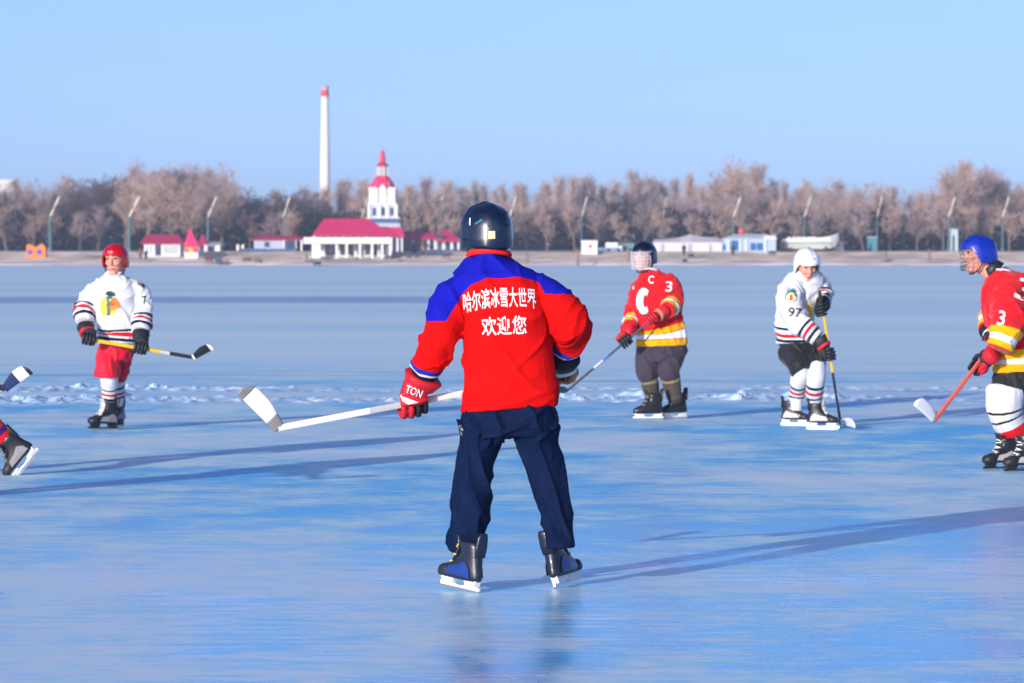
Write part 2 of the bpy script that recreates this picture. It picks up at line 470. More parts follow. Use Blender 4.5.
    # ---- hockey glove closed round a shaft
    def glove(s, grip, axis, wrist, mh, mc, mf=None, k=1.0, side=1, trim=None, cl=1.0, mf2=None):
        g = V(grip); a = V(axis).normalized(); wv = V(wrist) - g; wl = wv.length
        w = wv - a*wv.dot(a)
        if w.length < .02: w = a.orthogonal()
        w.normalize(); n = a.cross(w)*side; wd = wv.normalized()
        def Q(x, y, z): return g + (a*x + w*y + n*z) * k
        hand = MB()                                   # palm and back of the hand: knuckles -> wrist
        rings = []
        for t, hx, hz, cy, cz in ((0,.040,.012,.010,.036),(.1,.049,.021,.018,.036),(.35,.051,.028,.045,.030),(.7,.045,.029,.085,.016),(1,.038,.027,.125,.0)):
            c = Q(0, cy, cz)
            if t > .3: c = c*(1-(t-.3)*.9) + (g + wd*min(wl, .125*k))*((t-.3)*.9)
            rings.append(ring(c, a*(hx*k), n*(hz*k), 16, 2.8))
        hand.loft(rings)
        o = obj('glove', hand, mh, s.root, smooth=True)
        lens = (.92, 1.0, .97, .82)
        for i in range(4):                            # four padded fingers of unequal length, curled round the shaft
            x = (-.039 + .026*i); l = lens[i]
            fm = MB(); fm.tube([Q(x,.026,.040), Q(x*1.02,.0,.050*l), Q(x*1.02,-.030*l,.040*l), Q(x,-.043*l,.010), Q(x,-.036*l,-.020), Q(x*.98,-.012,-.030*l)],
                               [.0135,.0150,.0150,.0140,.0130,.0115], 10, rnd=True)
            obj('finger', fm, (mf2 if mf2 and i > 1 else mf) or mh, o, smooth=True)
        th = MB(); th.tube([Q(.030,.080,-.006), Q(.046,.045,-.030), Q(.036,.012,-.040), Q(.018,-.016,-.034)], [.018,.018,.016,.012], 10, rnd=True)
        obj('thumb', th, mf or mh, o, smooth=True)
        pad = MB()                                    # segmented roll across the back of the hand
        for j, yy in enumerate((.030,.062)):
            pad.tube([Q(-.043,yy,.050-.012*j), Q(0,yy+.003,.062-.014*j), Q(.043,yy,.050-.012*j)], [.011,.0135,.011], 8, rnd=True)
        obj('knuckle_pad', pad, mc, o, smooth=True)
        d = wd; cx = a - d*a.dot(d); cx.normalize(); cz = d.cross(cx)
        cm = MB(); base = g + d*(.060*k)
        rr = [ring(base + d*(t*k*cl), cx*(rx*k), cz*(rz*k), 18, 2.6) for t, rx, rz in ((0,.045,.036),(.02,.055,.046),(.05,.061,.052),(.085,.070,.060),(.097,.067,.057))]
        cm.loft(rr); co = obj('glove_cuff', cm, mc, o, smooth=True)
        if trim:
            tm = MB(); tm.loft([ring(base + d*(t*k), cx*(rx*k), cz*(rz*k), 18, 2.6) for t, rx, rz in ((.006,.054,.046),(.012,.061,.053),(.028,.063,.055),(.034,.058,.050))])
            obj('glove_trim', tm, trim, o, smooth=True)
        return o, co
    # ---- skate: origin on the ice under the middle of the runner
    def skate(s, c, toe, up, boot, side=None, tongue=None, lace=None, k=1.0, hold=None, tip=None):
        c = V(c); u = V(up).normalized(); f = V(toe); f = (f - u*f.dot(u)).normalized(); r = f.cross(u)
        def Q(x, y, z): return c + (r*x + f*y + u*z) * k
        rows = [(.060,.0,.136,.036),(.068,.0,.146,.043),(.085,.0,.148,.047),(.108,-.004,.140,.047),(.128,-.022,.116,.045),(.150,-.047,.088,.043),(.172,-.062,.070,.041),(.195,-.068,.064,.042),(.220,-.066,.064,.045),(.238,-.062,.064,.046),(.243,-.062,.058,.041)]
        mb = MB(); mb.loft([ring(Q(0,y,z), f*(hl*k), r*(hw*k), 24, 2.3) for z, y, hl, hw in rows])
        o = obj('skate', mb, boot, s.root, smooth=True)
        if side:
            for sg in (-1, 1):
                pm = MB(); q = []
                for y, z, x in ((-.115,.075,.040),(-.02,.078,.0485),(.06,.080,.047),(.04,.118,.0465),(-.02,.128,.0470),(-.075,.150,.0435),(-.105,.120,.040)): q.append(Q(sg*(x+.0035), y, z))
                pm.add(q + [Q(sg*(.0485+.006), -.03, .10)], [(i, (i+1) % 7, 7) for i in range(7)]); obj('side_panel', pm, side, o)
            tm = MB(); tm.loft([ring(Q(0,y,z), f*(hl*k), r*(hw*k), 20, 2.2) for z, y, hl, hw in ((.062,.098,.050,.040),(.072,.098,.056,.0475),(.09,.096,.057,.050),(.108,.092,.050,.047),(.118,.088,.036,.036))])
            obj('toe_cap', tm, black_r if not tip else tip, o, smooth=True)
        hg = MB(); hg.loft([ring(Q(0,y,z), r*(w_*k), f*(.012*k), 12, 2.6) for y, z, w_ in ((-.128,.175,.030),(-.132,.22,.034),(-.136,.27,.030),(-.140,.292,.020))])
        obj('tendon_guard', hg, boot, o, smooth=True)
        tg = MB(); tg.loft([ring(Q(0,y,z), r*(.034*k), f*(.010*k), 12, 2.6) for y, z in ((.055,.125),(.028,.160),(.010,.195),(.006,.23),(.016,.262),(.026,.278))])
        obj('tongue', tg, tongue or boot, o, smooth=True)
        lm = MB()
        for j in range(6):
            y = .062 - j*.013; z = .126 + j*.019; sg = 1 if j % 2 else -1
            if j > 2: y = .026 - (j-3)*.006; z = .178 + (j-3)*.024
            lm.tube([Q(-.036*sg,y-.012,z-.006), Q(0,y+.016,z+.006), Q(.036*sg,y-.012,z+.010)], .0042, 5)
        obj('laces', lm, lace or holder_w, o, smooth=True)
        hm = MB(); az = r*k
        def pr(ol, t): hm.prism(ol, c, f*k, u*k, az, t)
        pr([(.135,.066),(.030,.066),(.050,.034),(.120,.030)], .017); pr([(-.040,.066),(-.135,.066),(-.125,.030),(-.058,.034)], .017)
        pr([(.150,.034),(.120,.0345),(.05,.034),(0,.027),(-.06,.034),(-.120,.0345),(-.148,.032),(-.150,.018),(.146,.018)], .0065)
        obj('blade_holder', hm, hold or holder_w, o)
        bm_ = MB(); bm_.prism([(.160,.030),(.150,.0185),(-.152,.0185),(-.156,.012),(-.148,.002),(-.10,0),(.10,0),(.145,.005),(.160,.018)], c, f*k, u*k, az, .002)
        obj('blade', bm_, steel, o)
        return o
def pxline(fig, a, b, t): return a + (b - a) * t
def stick(label, butt, heel, toe, cols, group='hockey sticks', r=.0155, bh=.074, tape_toe=None, text=None, bl_curve=.02):
    butt, heel, toe = V(butt), V(heel), V(toe)
    root = thing('hockey_stick', label, 'hockey stick', heel, group)
    d = (butt - heel); Ln = d.length; d.normalize(); td = (toe - heel); bl = td.length; td.normalize()
    h = (d - td*d.dot(td)).normalized(); nn = td.cross(h).normalized()
    # shaft in coloured lengths: cols = [(from, to, material, name)]
    for (t0, t1, m, nm, kk) in cols:
        mb = MB(); a = heel + d*(Ln*t0); b = heel + d*(Ln*t1)
        sx = d.cross(nn).normalized()
        mb.loft([ring(a + (b-a)*(i/4), sx*(r*kk), nn*(r*.66*kk), 12, 4) for i in range(5)])
        obj(nm, mb, m, root, smooth=False, bevel=0)
    def blade(t0, t1, m, nm, grow=0.0):
        mb = MB(); rings = []
        for i in range(9):
            t = t0 + (t1-t0)*i/8
            hh = bh*(.66 + .42*min(1, t*2.2) ) if t < .8 else bh*(1.06 - .55*((t-.8)/.2)**2)
            c = heel + td*(bl*t) + h*(hh*.5 - .022) + nn*(bl_curve*t*t)
            rings.append(ring(c, h*(hh*.5 + grow), nn*(.0045 + grow + .004*(1-t)), 14, 3.2))
        mb.loft(rings); return obj(nm, mb, m, root, smooth=True)
    return root, blade, d, Ln
# ------------------------------------------------------------------ cloth and gear
def G(px, py, dz=0.0):
    p = at(px, py, yground(py)); p.z = dz; return p
WHITE = '#d3d6da'; NAVY = '#0b1638'; RED = '#cc0a1c'
red_c = (.78, .006, .010)
navyc = (.010, .018, .06)
def band(*a): return list(a)
# main skater: red jersey, blue yoke
jm = cloth('jersey_red_blue_yoke', (.62,.004,.004), hem=[(0,(.62,.004,.004))], cuff=[(0,(.01,.012,.03)),(.030,(.7,.7,.74)),(.040,(.02,.03,.34)),(.068,(.62,.004,.004))], yoke=(.008,.010,.36), sheen=0, spec=.08, bump=.007)
tm = cloth('trousers_navy', (.004,.012,.045), rough=.75, bump=.018, sheen=.0, spec=.06)
white_j = [(0,WHITE)]
jw = cloth('jersey_white_striped', WHITE, hem=[(0,WHITE),(.03,NAVY),(.055,WHITE),(.075,RED),(.105,WHITE),(.125,NAVY),(.15,WHITE)],
           cuff=[(0,WHITE),(.035,NAVY),(.06,WHITE),(.08,RED),(.105,WHITE),(.125,NAVY),(.15,WHITE),(.55,WHITE)])
YEL = '#e8a800'
rj = (.66,.008,.016)
jr = cloth('jersey_red_flame', rj, hem=[(0,YEL),(.062,rj),(.070,'#e8e8ec'),(.118,rj),(.126,YEL),(.185,rj)],
           cuff=[(0,rj),(.02,YEL),(.060,rj),(.066,'#e8e8ec'),(.10,rj),(.106,YEL),(.145,rj),(.55,rj)])
jr_b = cloth('jersey_red_flame_wide', rj, hem=[(0,YEL),(.060,'#e8e8ec'),(.100,YEL),(.165,rj)],
           cuff=[(0,rj),(.01,YEL),(.052,'#e8e8ec'),(.095,YEL),(.150,rj),(.55,rj)])
sock_w = cloth('sock_white_striped', WHITE, cuff=[(0,WHITE),(.085,NAVY),(.107,WHITE),(.13,RED),(.157,WHITE),(.19,NAVY),(.212,WHITE),(.59,WHITE)])
sock_w2 = cloth('sock_white_striped_wide', WHITE, cuff=[(0,WHITE),(.12,NAVY),(.142,WHITE),(.185,RED),(.222,WHITE),(.255,NAVY),(.278,WHITE),(.59,WHITE)])
sock_b = cloth('sock_white_red_band', WHITE, cuff=[(0,WHITE),(.105,RED),(.185,WHITE),(.245,'#0c0c10'),(.262,WHITE),(.31,'#0c0c10'),(.327,WHITE),(.59,WHITE)])
sock_grey = cloth('sock_olive_grey', '#4a463c', cuff=[(0,'#35322c'),(.04,'#4f4a40'),(.20,'#4a463c'),(.225,'#8a7a58'),(.26,'#4a4650'),(.59,'#3a3440')])
sock_rn = cloth('sock_red_navy', RED, cuff=[(0,NAVY),(.03,RED),(.09,'#30106a'),(.13,RED),(.2,NAVY),(.26,RED),(.59,RED)])
shorts_r = cloth('shorts_red', (.62,.006,.03), rough=.6, bump=.006)
shorts_k = cloth('shorts_black', (.014,.016,.020), rough=.6, bump=.006)
pants_g = cloth('trousers_plum_grey', '#3d3644', rough=.75, bump=.006)
glove_k = mat('glove_black', (.012,.014,.022), .6, .3, 20, bump=.002)
glove_r = mat('glove_red', (.50,.010,.022), .6, .15, 20, bump=.002)
glove_w = mat('glove_white', (.7,.7,.72), .6, .1, 20, bump=.002)
tan = mat('glove_palm_tan', (.42,.20,.09), .7, .2, 20, bump=.002)
boot_k = mat('boot_black', (.014,.015,.018), .45, .3, 30, bump=.001, coat=.2)
boot_navy = mat('boot_navy', (.010,.016,.034), .4, .3, 30, bump=.001, coat=.2)
boot_blue = mat('boot_blue_panel', (.010,.035,.20), .35, .2, 30, coat=.3)
boot_grey = mat('boot_grey_panel', (.22,.22,.23), .45, .25, 20)
boot_silver = mat('boot_silver_panel', (.42,.41,.38), .45, .25, 20)
print_w = mat('print_white', (.74,.73,.74), .7, .22, 30, bump=.002)
print_k = mat('print_black', (.01,.012,.03), .6, .05)
print_y = mat('print_yellow', (.80,.50,.04), .6, .1)
print_o = mat('print_orange', (.70,.22,.04), .6, .1)
print_g = mat('print_green', (.03,.16,.08), .6, .1)
print_d = mat('print_dark_green', (.02,.05,.05), .6, .1)
print_r = mat('print_red', (.60,.05,.05), .6, .1)
print_t = mat('print_teal', (.02,.18,.22), .6, .1)
stick_white = mat('stick_white', (.72,.71,.69), .4, .08, 20)
stick_tape = mat('stick_tape_grey', (.20,.19,.19), .8, .3, 60)
stick_black = mat('stick_black', (.014,.015,.018), .4, .2, 40)
stick_yel = mat('stick_yellow', (.66,.42,.02), .4, .15, 30)
stick_red = mat('stick_salmon', (.62,.13,.10), .4, .15, 30)
stick_blue = mat('stick_navy', (.016,.035,.10), .4, .2, 30)
stick_bluel = mat('stick_blue', (.02,.10,.50), .4, .2, 30)
stick_grey = mat('stick_silver', (.45,.46,.47), .4, .2, 30)
cage_m = mat('cage_wire', (.20,.21,.23), .4, .1, metal=.6)
def clear_mat():
    m = bpy.data.materials.new('visor_clear'); nt, b = nodes_of(m)
    b.inputs['Base Color'].default_value = (.92,.95,.97,1); b.inputs['Roughness'].default_value = .06; b.inputs['Alpha'].default_value = .13
    b.inputs['Specular IOR Level'].default_value = .6
    return m
visor_m = clear_mat()
blade_clear = mat('stick_blade_pale', (.62,.66,.72), .35, .1, 20)

# ================================================================== the skater seen from behind, in the middle
p = Fig(18.3, (512, 588), 'skater seen from behind, red jersey with blue yoke and white lettering', .0075, 1.3)
ylow = [(400,321),(446,321),(463,293),(471,284),(488,277.5),(521,277.5),(538,281),(545,294),(640,294)]
def yoke(co):
    px = 512 + co.x*F/co.y; py = HY + (CH - co.z)*F/co.y
    for (a, b), (c, d) in zip(ylow, ylow[1:]):
        if px <= c: return (b + (d-b)*(px-a)/(c-a)) - py
    return -1
rows = [(460,413,557,404,.135,.01),(461,405,557,398,.140,.01),(462,380,555,376,.145,.0),(463,350,552,347,.145,-.01),(463,322,547,319,.142,-.02),
        (459,299,544,295,.135,-.02),(452,283,541,281,.122,-.01),(455,272,534,267.5,.105,0),(463,263,517,262,.098,.005),(470,257,507,256,.090,.012),(473,252,504,252,.082,.012)]
armL = [(474,284,0,14),(456,294,-.01,18),(446,318,-.02,20.5),(439,340,.0,19.5),(431,358,.05,17.5),(424.5,374,.10,13.5)]
armR = [(520,279,0,14),(541,291,-.01,18),(559,306,-.04,19.6),(570,324,-.05,20),(571,337,.03,18.3),(566.5,350,.13,15)]
# seams and folds of the sleeves come from the fold() displacement
p.jersey(rows, [armL, armR], jm, .015, yoke)
p.legs('trousers', [(467,394,551,392,.12,.01),(465,409,554,405,.13,.01),(461.5,418,558,415,.14,.01),(459,428,559,425,.145,.0),(468,440,551,438,.12,0)],
       [[(483,428,0,25),(479,448,.02,23),(474.5,470,.01,21),(471,497,-.01,19),(468,522,-.02,18.2),(466,540,-.02,18),(465,551,-.01,17)],
        [(536,426,0,24),(537,446,.02,22.5),(544,468,.01,19.5),(552,494,0,17.2),(557.5,520,.0,15.6),(559.5,537,0,15.2),(560.5,548,0,14.6)]], tm, .024, fold_seed=3.2)
decal('badge', [(460.5+2.6*math.cos(t), 431+6*math.sin(t)) for t in [i*math.pi/8 for i in range(16)]], [tuple(range(16))], boot_grey, p.lbv, p.leg_o, .004)
p.head(487, 233.5, .03, (-.42,.9,0), .06, 0, 1.08, p.P(488,262,.01))
p.body(face=True)
p.helmet('#0b1a34', sticker=('#c9c29a', -2.80, -.20, .26, .26), k=1.02)
for nm_, mm_, ol in (('helmet_mark', print_w, [(.0,.0),(.06,.05),(.10,.28),(.04,.30)]), ('helmet_mark', print_t, [(-.5,.16),(-.2,.02),(-.2,.07),(-.5,.24)])):
    mb = MB(); mb.add([p.hsurf(-1.95 + a, .12 + b, .003) for a, b in ol], [(0,1,2,3)]); obj(nm_, mb, mm_, p.hel)
p.collar(489, 255, 20, 4.2, .01, mat('collar_red', (.80,.012,.008), .8), 6.5)
# writing on the back
tv, tf = text_px('哈尔滨冰雪大世界', 499.5, 299, 73, 20.5, -.06, 2.0)
tv = [(x, y + (1-abs((x-499)/37))*-2.0) for x, y in tv]
decal('lettering', tv, tf, print_w, p.jbv, p.jer, .004)
tv, tf = text_px('欢迎您', 504, 325.5, 45, 19, -.04, .5)
decal('lettering', tv, tf, print_w, p.jbv, p.jer, .004)
# hands: the shaft runs from the right hand (far side) past the hip to the left hand
def mstick(t): return p.P(278 + (578-278)*t, 428 + (371.5-428)*t, -.02 + .36*t)
ax = (mstick(1) - mstick(0)).normalized()
gl, gc = p.glove(mstick(.445), ax, p.P(424,376,.10), glove_r, glove_r, glove_r, 1.3, side=1, trim=None, cl=.50, mf2=glove_k)
mb = MB(); a0 = mstick(.445); w0 = (p.P(424,376,.10) - a0)
gr, gc2 = p.glove(mstick(.945), ax, p.P(566,350,.12), glove_k, glove_k, tan, 1.05, side=-1, trim=glove_w)
def both(*os_):                                      # one surface of the hand and the cuff together
    vs, fs = [], []
    for o_ in os_:
        n0 = len(vs); vs += [V(v.co) + origin(p.root) for v in o_.data.vertices]; fs += [tuple(n0 + i for i in q.vertices) for q in o_.data.polygons]
    return BVHTree.FromPolygons(vs, fs)
bvg = both(gl, gc, *[o_ for o_ in gl.children if o_.name.startswith('knuckle')])
tv, tf = text_px('TON', 414, 391.5, 17, 8, .36)
decal('lettering', tv, tf, print_w, bvg, gc, .005)
decal('glove_stripe', [(396,397),(400,395.5),(419,402.5),(408,404.5)], [(0,1,2,3)], print_w, bvg, gl, .004)
p.skate(G(459.5,591), (-.62,.78,0), (.10,-.02,1), boot_navy, boot_blue, boot_navy, print_y, .96)
p.skate(G(568,586.5), (.42,.90,0), (-.24,.05,1), boot_navy, boot_blue, boot_navy, print_y, .96)
rt, bl_, d_, L_ = stick('white hockey stick of the skater seen from behind, blade taped grey', mstick(1.0), mstick(0), p.P(240,390,-.10),
    [(0,.10,stick_white,'shaft',1),(.10,.30,stick_white,'shaft',.98),(.30,.42,stick_grey,'shaft',.97),(.42,.90,stick_white,'shaft',.98),(.90,1,stick_tape,'grip_tape',1.08)], bh=.080, bl_curve=-.015)
bl_(0, 1, stick_white, 'blade'); bl_(-.02, .22, stick_tape, 'blade_tape', .0015); bl_(.86, 1.0, stick_tape, 'blade_tape', .0015)

# ================================================================== white jersey, red helmet (left)
p = Fig(35.0, (109, 430), 'player in white striped jersey with red helmet and red shorts', .010, 2.1)
rows = [(97,344,136,344,.15,0),(97,333,138,331,.155,0),(95,318,138,315,.16,-.02),(93,303,138,302,.16,-.03),(93,291,139,289,.15,-.02),(97,282,134,281,.125,0),(103,277,126,276,.10,0),(108,273,121,272,.075,0)]
p.jersey(rows, [[(104,285,0,8),(95,293,-.02,10),(89,304,-.02,10.8),(86,314,-.08,10.4),(84.5,322,-.13,9)],
                [(129,284,0,8),(138,292,-.02,10),(142,304,-.02,10.8),(143,318,-.08,10.5),(141,331,-.15,9.2)]], jw, .018)
p.legs('shorts', [(99,343,133,344,.15,0),(97.5,353,132.5,354,.165,0),(97,360,131,361,.16,0)], [[(107,354,-.05,12),(107.5,366,-.09,13),(107.5,377,-.09,13.4)],[(120.5,354,.05,12),(118,366,.12,12),(115.5,378,.17,11)]], shorts_r, .016)
p.legs('sock', None, [[(108,366,-.04,9.5),(109,378,-.07,9.2),(109.5,390,-.02,8.2),(108.5,402,0,6.5),(108,410,0,6)]], sock_w, .003)
p.legs('sock', None, [[(115,366,.12,9.5),(116,380,.18,9),(117,394,.25,8),(117,406,.28,6)]], sock_w, .003)
p.head(115.8, 260, -.03, (-.28,-.96,0), .10, 0, 1.1, p.P(114.5,277,.02))
p.body(); p.helmet('#b30a1e', vents='#300408')
mb = MB(); mb.add([p.hsurf(.0+a, .52+b, .003) for a, b in ((-.16,-.05),(.16,-.05),(.16,.06),(-.16,.06))], [(0,1,2,3)]); obj('sticker', mb, print_w, p.hel)
p.collar(114.5, 274.5, 8.5, 2.6, -.02, mat('collar_white', (.72,.73,.74), .8), 3)
# crest, sleeve number and shoulder patch
def patch(ol, m, nm='emblem', off=.004): decal(nm, ol, [tuple(range(len(ol)))], m, p.jbv, p.jer, off, .03)
patch([(102,299),(106,296),(107,305),(107,315),(104,317),(100.5,312),(100,304)], print_y)
patch([(106,296.5),(109,293.5),(112,294),(111,304),(110,315),(107,316)], print_g)
patch([(105,294.5),(107,291.5),(111,291),(115,293),(115.5,296),(111,296.5)], print_d, off=.005)
patch([(110.5,298),(116,297.5),(119,302),(120,308),(117,309),(115,312),(110,311)], print_o, off=.005)
patch([(111,301),(114,300.5),(114,306),(110.5,306)], print_r, off=.006)
patch([(112,311),(117,308),(115,313),(110,315)], print_y, off=.006)
patch([(135,276),(141,276.5),(146,284),(144,288),(139,283)], print_d)
patch([(137.5,278.5),(140.5,279.5),(142.5,284),(139.5,283)], print_y, off=.005)
tv, tf = text_px('7', 144.5, 300, 5, 8, -.2); decal('number', tv, tf, print_k, p.jbv, p.jer, .004)
def lst(t): return p.P(84 + (194-84)*t, 338.5 + (357.5-338.5)*t, -.30 + .02*t)
ax = (lst(1)-lst(0)).normalized()
p.glove(lst(.045), ax, p.P(84.5,322,-.13), glove_k, glove_k, glove_k, 1.12, side=1, trim=glove_r)
p.glove(lst(.515), ax, p.P(141,331,-.15), glove_k, glove_k, glove_k, 1.12, side=1, trim=None)
p.skate(G(103,430.5), (-.78,-.60,0), (.03,.02,1), boot_k, boot_grey, boot_silver, holder_w, 1.0, hold=boot_k)
p.skate(G(116,427.5), (-.35,-.93,0), (-.02,0,1), boot_k, boot_grey, boot_k, holder_w, 1.0, hold=boot_k)
rt, bl_, d_, L_ = stick('yellow and black hockey stick held across the waist of the player with red helmet', lst(0), lst(1), p.P(213,346.5,-.34),
    [(0,.22,stick_black,'shaft',1),(.22,.30,stick_grey,'shaft',1),(.30,.47,stick_yel,'shaft',1),(.47,.53,stick_black,'shaft',1),(.53,.98,stick_yel,'shaft',1.0),(.98,1,stick_black,'grip_tape',1.1)])
bl_(0, 1, stick_black, 'blade'); bl_(.86, 1.0, stick_white, 'blade_tape', .002); bl_(-.04, .05, stick_white, 'blade_tape', .002)

# ================================================================== red jersey with C (centre right)
p = Fig(37.3, (661, 419), 'player in red jersey with big white C and yellow hem, dark helmet with clear visor', .010, 3.7)
rows = [(637,347,688,345,.16,0),(637,335,687,333,.165,0),(634,322,684,320,.165,-.01),(631,306,681,305,.16,-.03),(630,293,680,291,.155,-.03),(633,283,676,280,.13,-.01),(638,276,666,273,.10,0),(641.5,271,656,269.5,.08,0)]
p.jersey(rows, [[(638,284,.08,6.5),(635.5,294,.12,7.2),(634,306,.08,7.4),(632,317,-.04,7.4),(629.5,326,-.18,7)],
                [(664,278,0,8.5),(671,287,-.03,10.6),(672.5,298,-.05,11),(671,307,-.16,10.2),(666.5,311,-.26,8.2)]], jr, .018)
p.legs('trousers', [(638,342,686,342,.15,0),(637,352,686,352,.155,0),(640,361,683,361,.14,0)],
       [[(648,350,0,12),(646.5,362,-.03,11.2),(647,372,-.06,10.4),(649,380,-.05,8.8)],[(672,350,0,13.4),(669.5,362,-.03,12.2),(669,372,-.06,11),(670,379,-.05,9.6)]], pants_g, .016)
p.legs('sock', None, [[(648.5,374,-.05,9.2),(650,384,-.03,9),(652,394,0,7.8),(653.5,405,0,6.4)]], sock_grey, .004)
p.legs('sock', None, [[(670,374,-.05,9.8),(671.5,384,-.03,9.6),(674,394,0,8),(676,404,0,6.6)]], sock_grey, .004)
p.head(644.5, 256.5, -.02, (-.52,-.85,0), .08, 0, 1.1, p.P(649,275,.02))
p.body(); p.helmet('#0a1430'); p.visor(visor_m); p.cage(mat('cage_pale', (.55,.56,.58), .4, .1), .0025)
p.collar(648.5, 271.5, 9, 3, -.02, mat('collar_white', (.72,.73,.74), .8), 2.6)
def patch(ol, m, nm='emblem', off=.004): decal(nm, ol, [tuple(range(len(ol)))], m, p.jbv, p.jer, off, .03)
cv = []; n_ = 14
for i in range(n_+1):
    a = math.radians(52 + 256*i/n_); cv.append((643.8 + 7.6*math.cos(a), 301.2 - 13.4*math.sin(a)))
ci = []
for i in range(n_, -1, -1):
    a = math.radians(46 + 268*i/n_); ci.append((645.2 + 2.2*math.cos(a)*1.0, 301.2 - 6.6*math.sin(a)))
ol = cv + ci
fs = [(i, i+1, 2*n_+1-(i+1), 2*n_+1-i) for i in range(n_)]
big = [(643.9 + (x-643.9)*1.14, 301.2 + (y-301.2)*1.08) for x, y in cv] + [(644.6 + (x-644.6)*.7, 301.2 + (y-301.2)*.86) for x, y in ci]
decal('emblem', big, fs, print_k, p.jbv, p.jer, .004, .02); decal('emblem', ol, fs, print_w, p.jbv, p.jer, .0085, .02)
tv, tf = text_px('C', 651, 279.5, 5.5, 8, .1); decal('lettering', tv, tf, print_w, p.jbv, p.jer, .005)
tv, tf = text_px('3', 669, 286.5, 7, 10.5, .05); decal('number', tv, tf, print_w, p.jbv, p.jer, .005)
patch([(631.5,285.5),(635,284),(635,289.5),(632.5,291.5)], print_d); patch([(632.3,286.5),(634.3,285.5),(634.3,288.5),(633,290)], print_w, off=.005)
def rst(t): return p.P(566 + (653-566)*t, 391.5 + (318.5-391.5)*t, -.36 + .03*t)
ax = (rst(1)-rst(0)).normalized()
p.glove(rst(.685), ax, p.P(629.5,325,-.20), glove_r, glove_r, glove_k, 1.12, side=1)
p.glove(rst(.99), ax, p.P(666.5,310,-.24), glove_r, glove_r, glove_r, 1.08, side=1, trim=tan)
p.skate(G(648,420), (-.95,-.30,0), (.0,0,1), boot_k, None, boot_k, boot_grey, 1.0)
p.skate(G(674,419), (-.82,-.57,0), (.0,0,1), boot_k, None, boot_k, boot_grey, 1.0)
rt, bl_, d_, L_ = stick('navy hockey stick held low by the player whose jersey bears a big C', rst(1.06), rst(0), p.P(556,391.5,-.75),
    [(0,.30,stick_black,'shaft',1),(.30,.40,stick_grey,'shaft',1),(.40,.46,stick_bluel,'shaft',1),(.46,.9,stick_blue,'shaft',1),(.9,1,stick_black,'grip_tape',1.1)])
bl_(0, 1, stick_black, 'blade')

# ================================================================== white jersey, white helmet, bent over the puck
p = Fig(35.9, (807, 426), 'crouching player in white striped jersey, white helmet and black shorts looking down', .010, 4.4)
rows = [(775,344,812,342,.15,.02),(774,331,813,329,.16,.0),(775,314,816,311,.165,-.02),(777,299,819,295,.165,-.04),(780,286,822,282,.15,-.05),(786,276,821,274,.125,-.07),(794,271,816,270,.10,-.09),(799,268,813,267,.075,-.10)]
p.jersey(rows, [[(797,284,-.12,9),(792,297,-.20,12.6),(793,311,-.25,13.4),(800,324,-.30,12.4),(810,332,-.34,10.6),(818,338,-.36,9)],
                [(813,280,-.02,8),(821,286,.0,8.4),(825,295,-.08,8),(823.5,302,-.18,7)]], jw, .018)
p.legs('shorts', [(778,342,815,341,.15,.03),(780,350,820,349,.16,.01),(786,356,820,355,.15,0)],
       [[(790,350,0,14),(796,361,-.10,12),(802,373,-.18,10.6)],[(808,350,.05,13),(813,360,-.05,11.4),(816,369,-.14,10.4)]], shorts_k, .016)
p.legs('sock', None, [[(802,366,-.15,8.6),(799,379,-.12,8.9),(797,392,-.02,8),(796,404,0,6.2),(796,411,0,6)]], sock_w2, .003)
p.legs('sock', None, [[(816,362,-.12,9.2),(815.5,378,-.14,9.9),(814.5,393,-.06,8.8),(815,405,-.02,6.4),(815,411,-.02,6)]], sock_w2, .003)
p.head(806.5, 264, -.16, (.22,-.97,0), .52, .05, 1.12, p.P(807,277,-.07))
p.body(); p.helmet('#dfe3e6', vents='#8a8f96')
p.collar(806.5, 270.5, 8.5, 2.4, -.12, mat('collar_navy', (.02,.03,.08), .8), 2.4)
def patch(ol, m, nm='emblem', off=.004): decal(nm, ol, [tuple(range(len(ol)))], m, p.jbv, p.jer, off, .03)
def circ(cx, cy, rx, ry, n=14): return [(cx + rx*math.cos(2*math.pi*i/n), cy + ry*math.sin(2*math.pi*i/n)) for i in range(n)]
patch(circ(791,296.5,6.2,6.2), print_g); patch(circ(791,297.2,5.0,4.8), mat('print_pale_yellow', (.72,.62,.32), .6), off=.005)
patch([(785,291),(789,287.5),(791,290),(793.5,287.8),(797,291.5),(791,293)], print_t, off=.006); patch([(789.5,294),(792.5,294),(792.8,299),(793.5,300.5),(788.8,300.5),(789.6,298)], print_r, off=.0065)
tv, tf = text_px('97', 795, 312.5, 13.5, 9.5, .12); decal('number', tv, tf, print_k, p.jbv, p.jer, .005)
patch([(808,303),(811.5,301),(813.5,308),(813.5,318),(810.5,320),(808,312)], print_y)
def wst(t): return p.P(840.5 + (821-840.5)*t, 424.5 + (296-424.5)*t, -.40 + .06*t - .08*t*t)
w0_ = p.P(840.5,424.5,-.42); w1_ = p.P(820.5,297,-.36)
def wst(t): return w0_ + (w1_-w0_)*t
ax = (w1_-w0_).normalized()
p.glove(wst(.55), ax, p.P(818,337.5,-.36), glove_k, glove_k, glove_k, 1.1, side=1, trim=glove_r)
p.glove(wst(.90), ax, p.P(823.5,301,-.16), glove_k, glove_k, glove_k, 1.1, side=1, trim=None)
p.skate(G(795,425.5), (.90,-.44,0), (.0,0,1), boot_k, boot_silver, boot_k, holder_w, .9)
p.skate(G(822.5,429), (.97,-.24,0), (.0,0,1), boot_k, boot_silver, boot_silver, holder_w, .93)
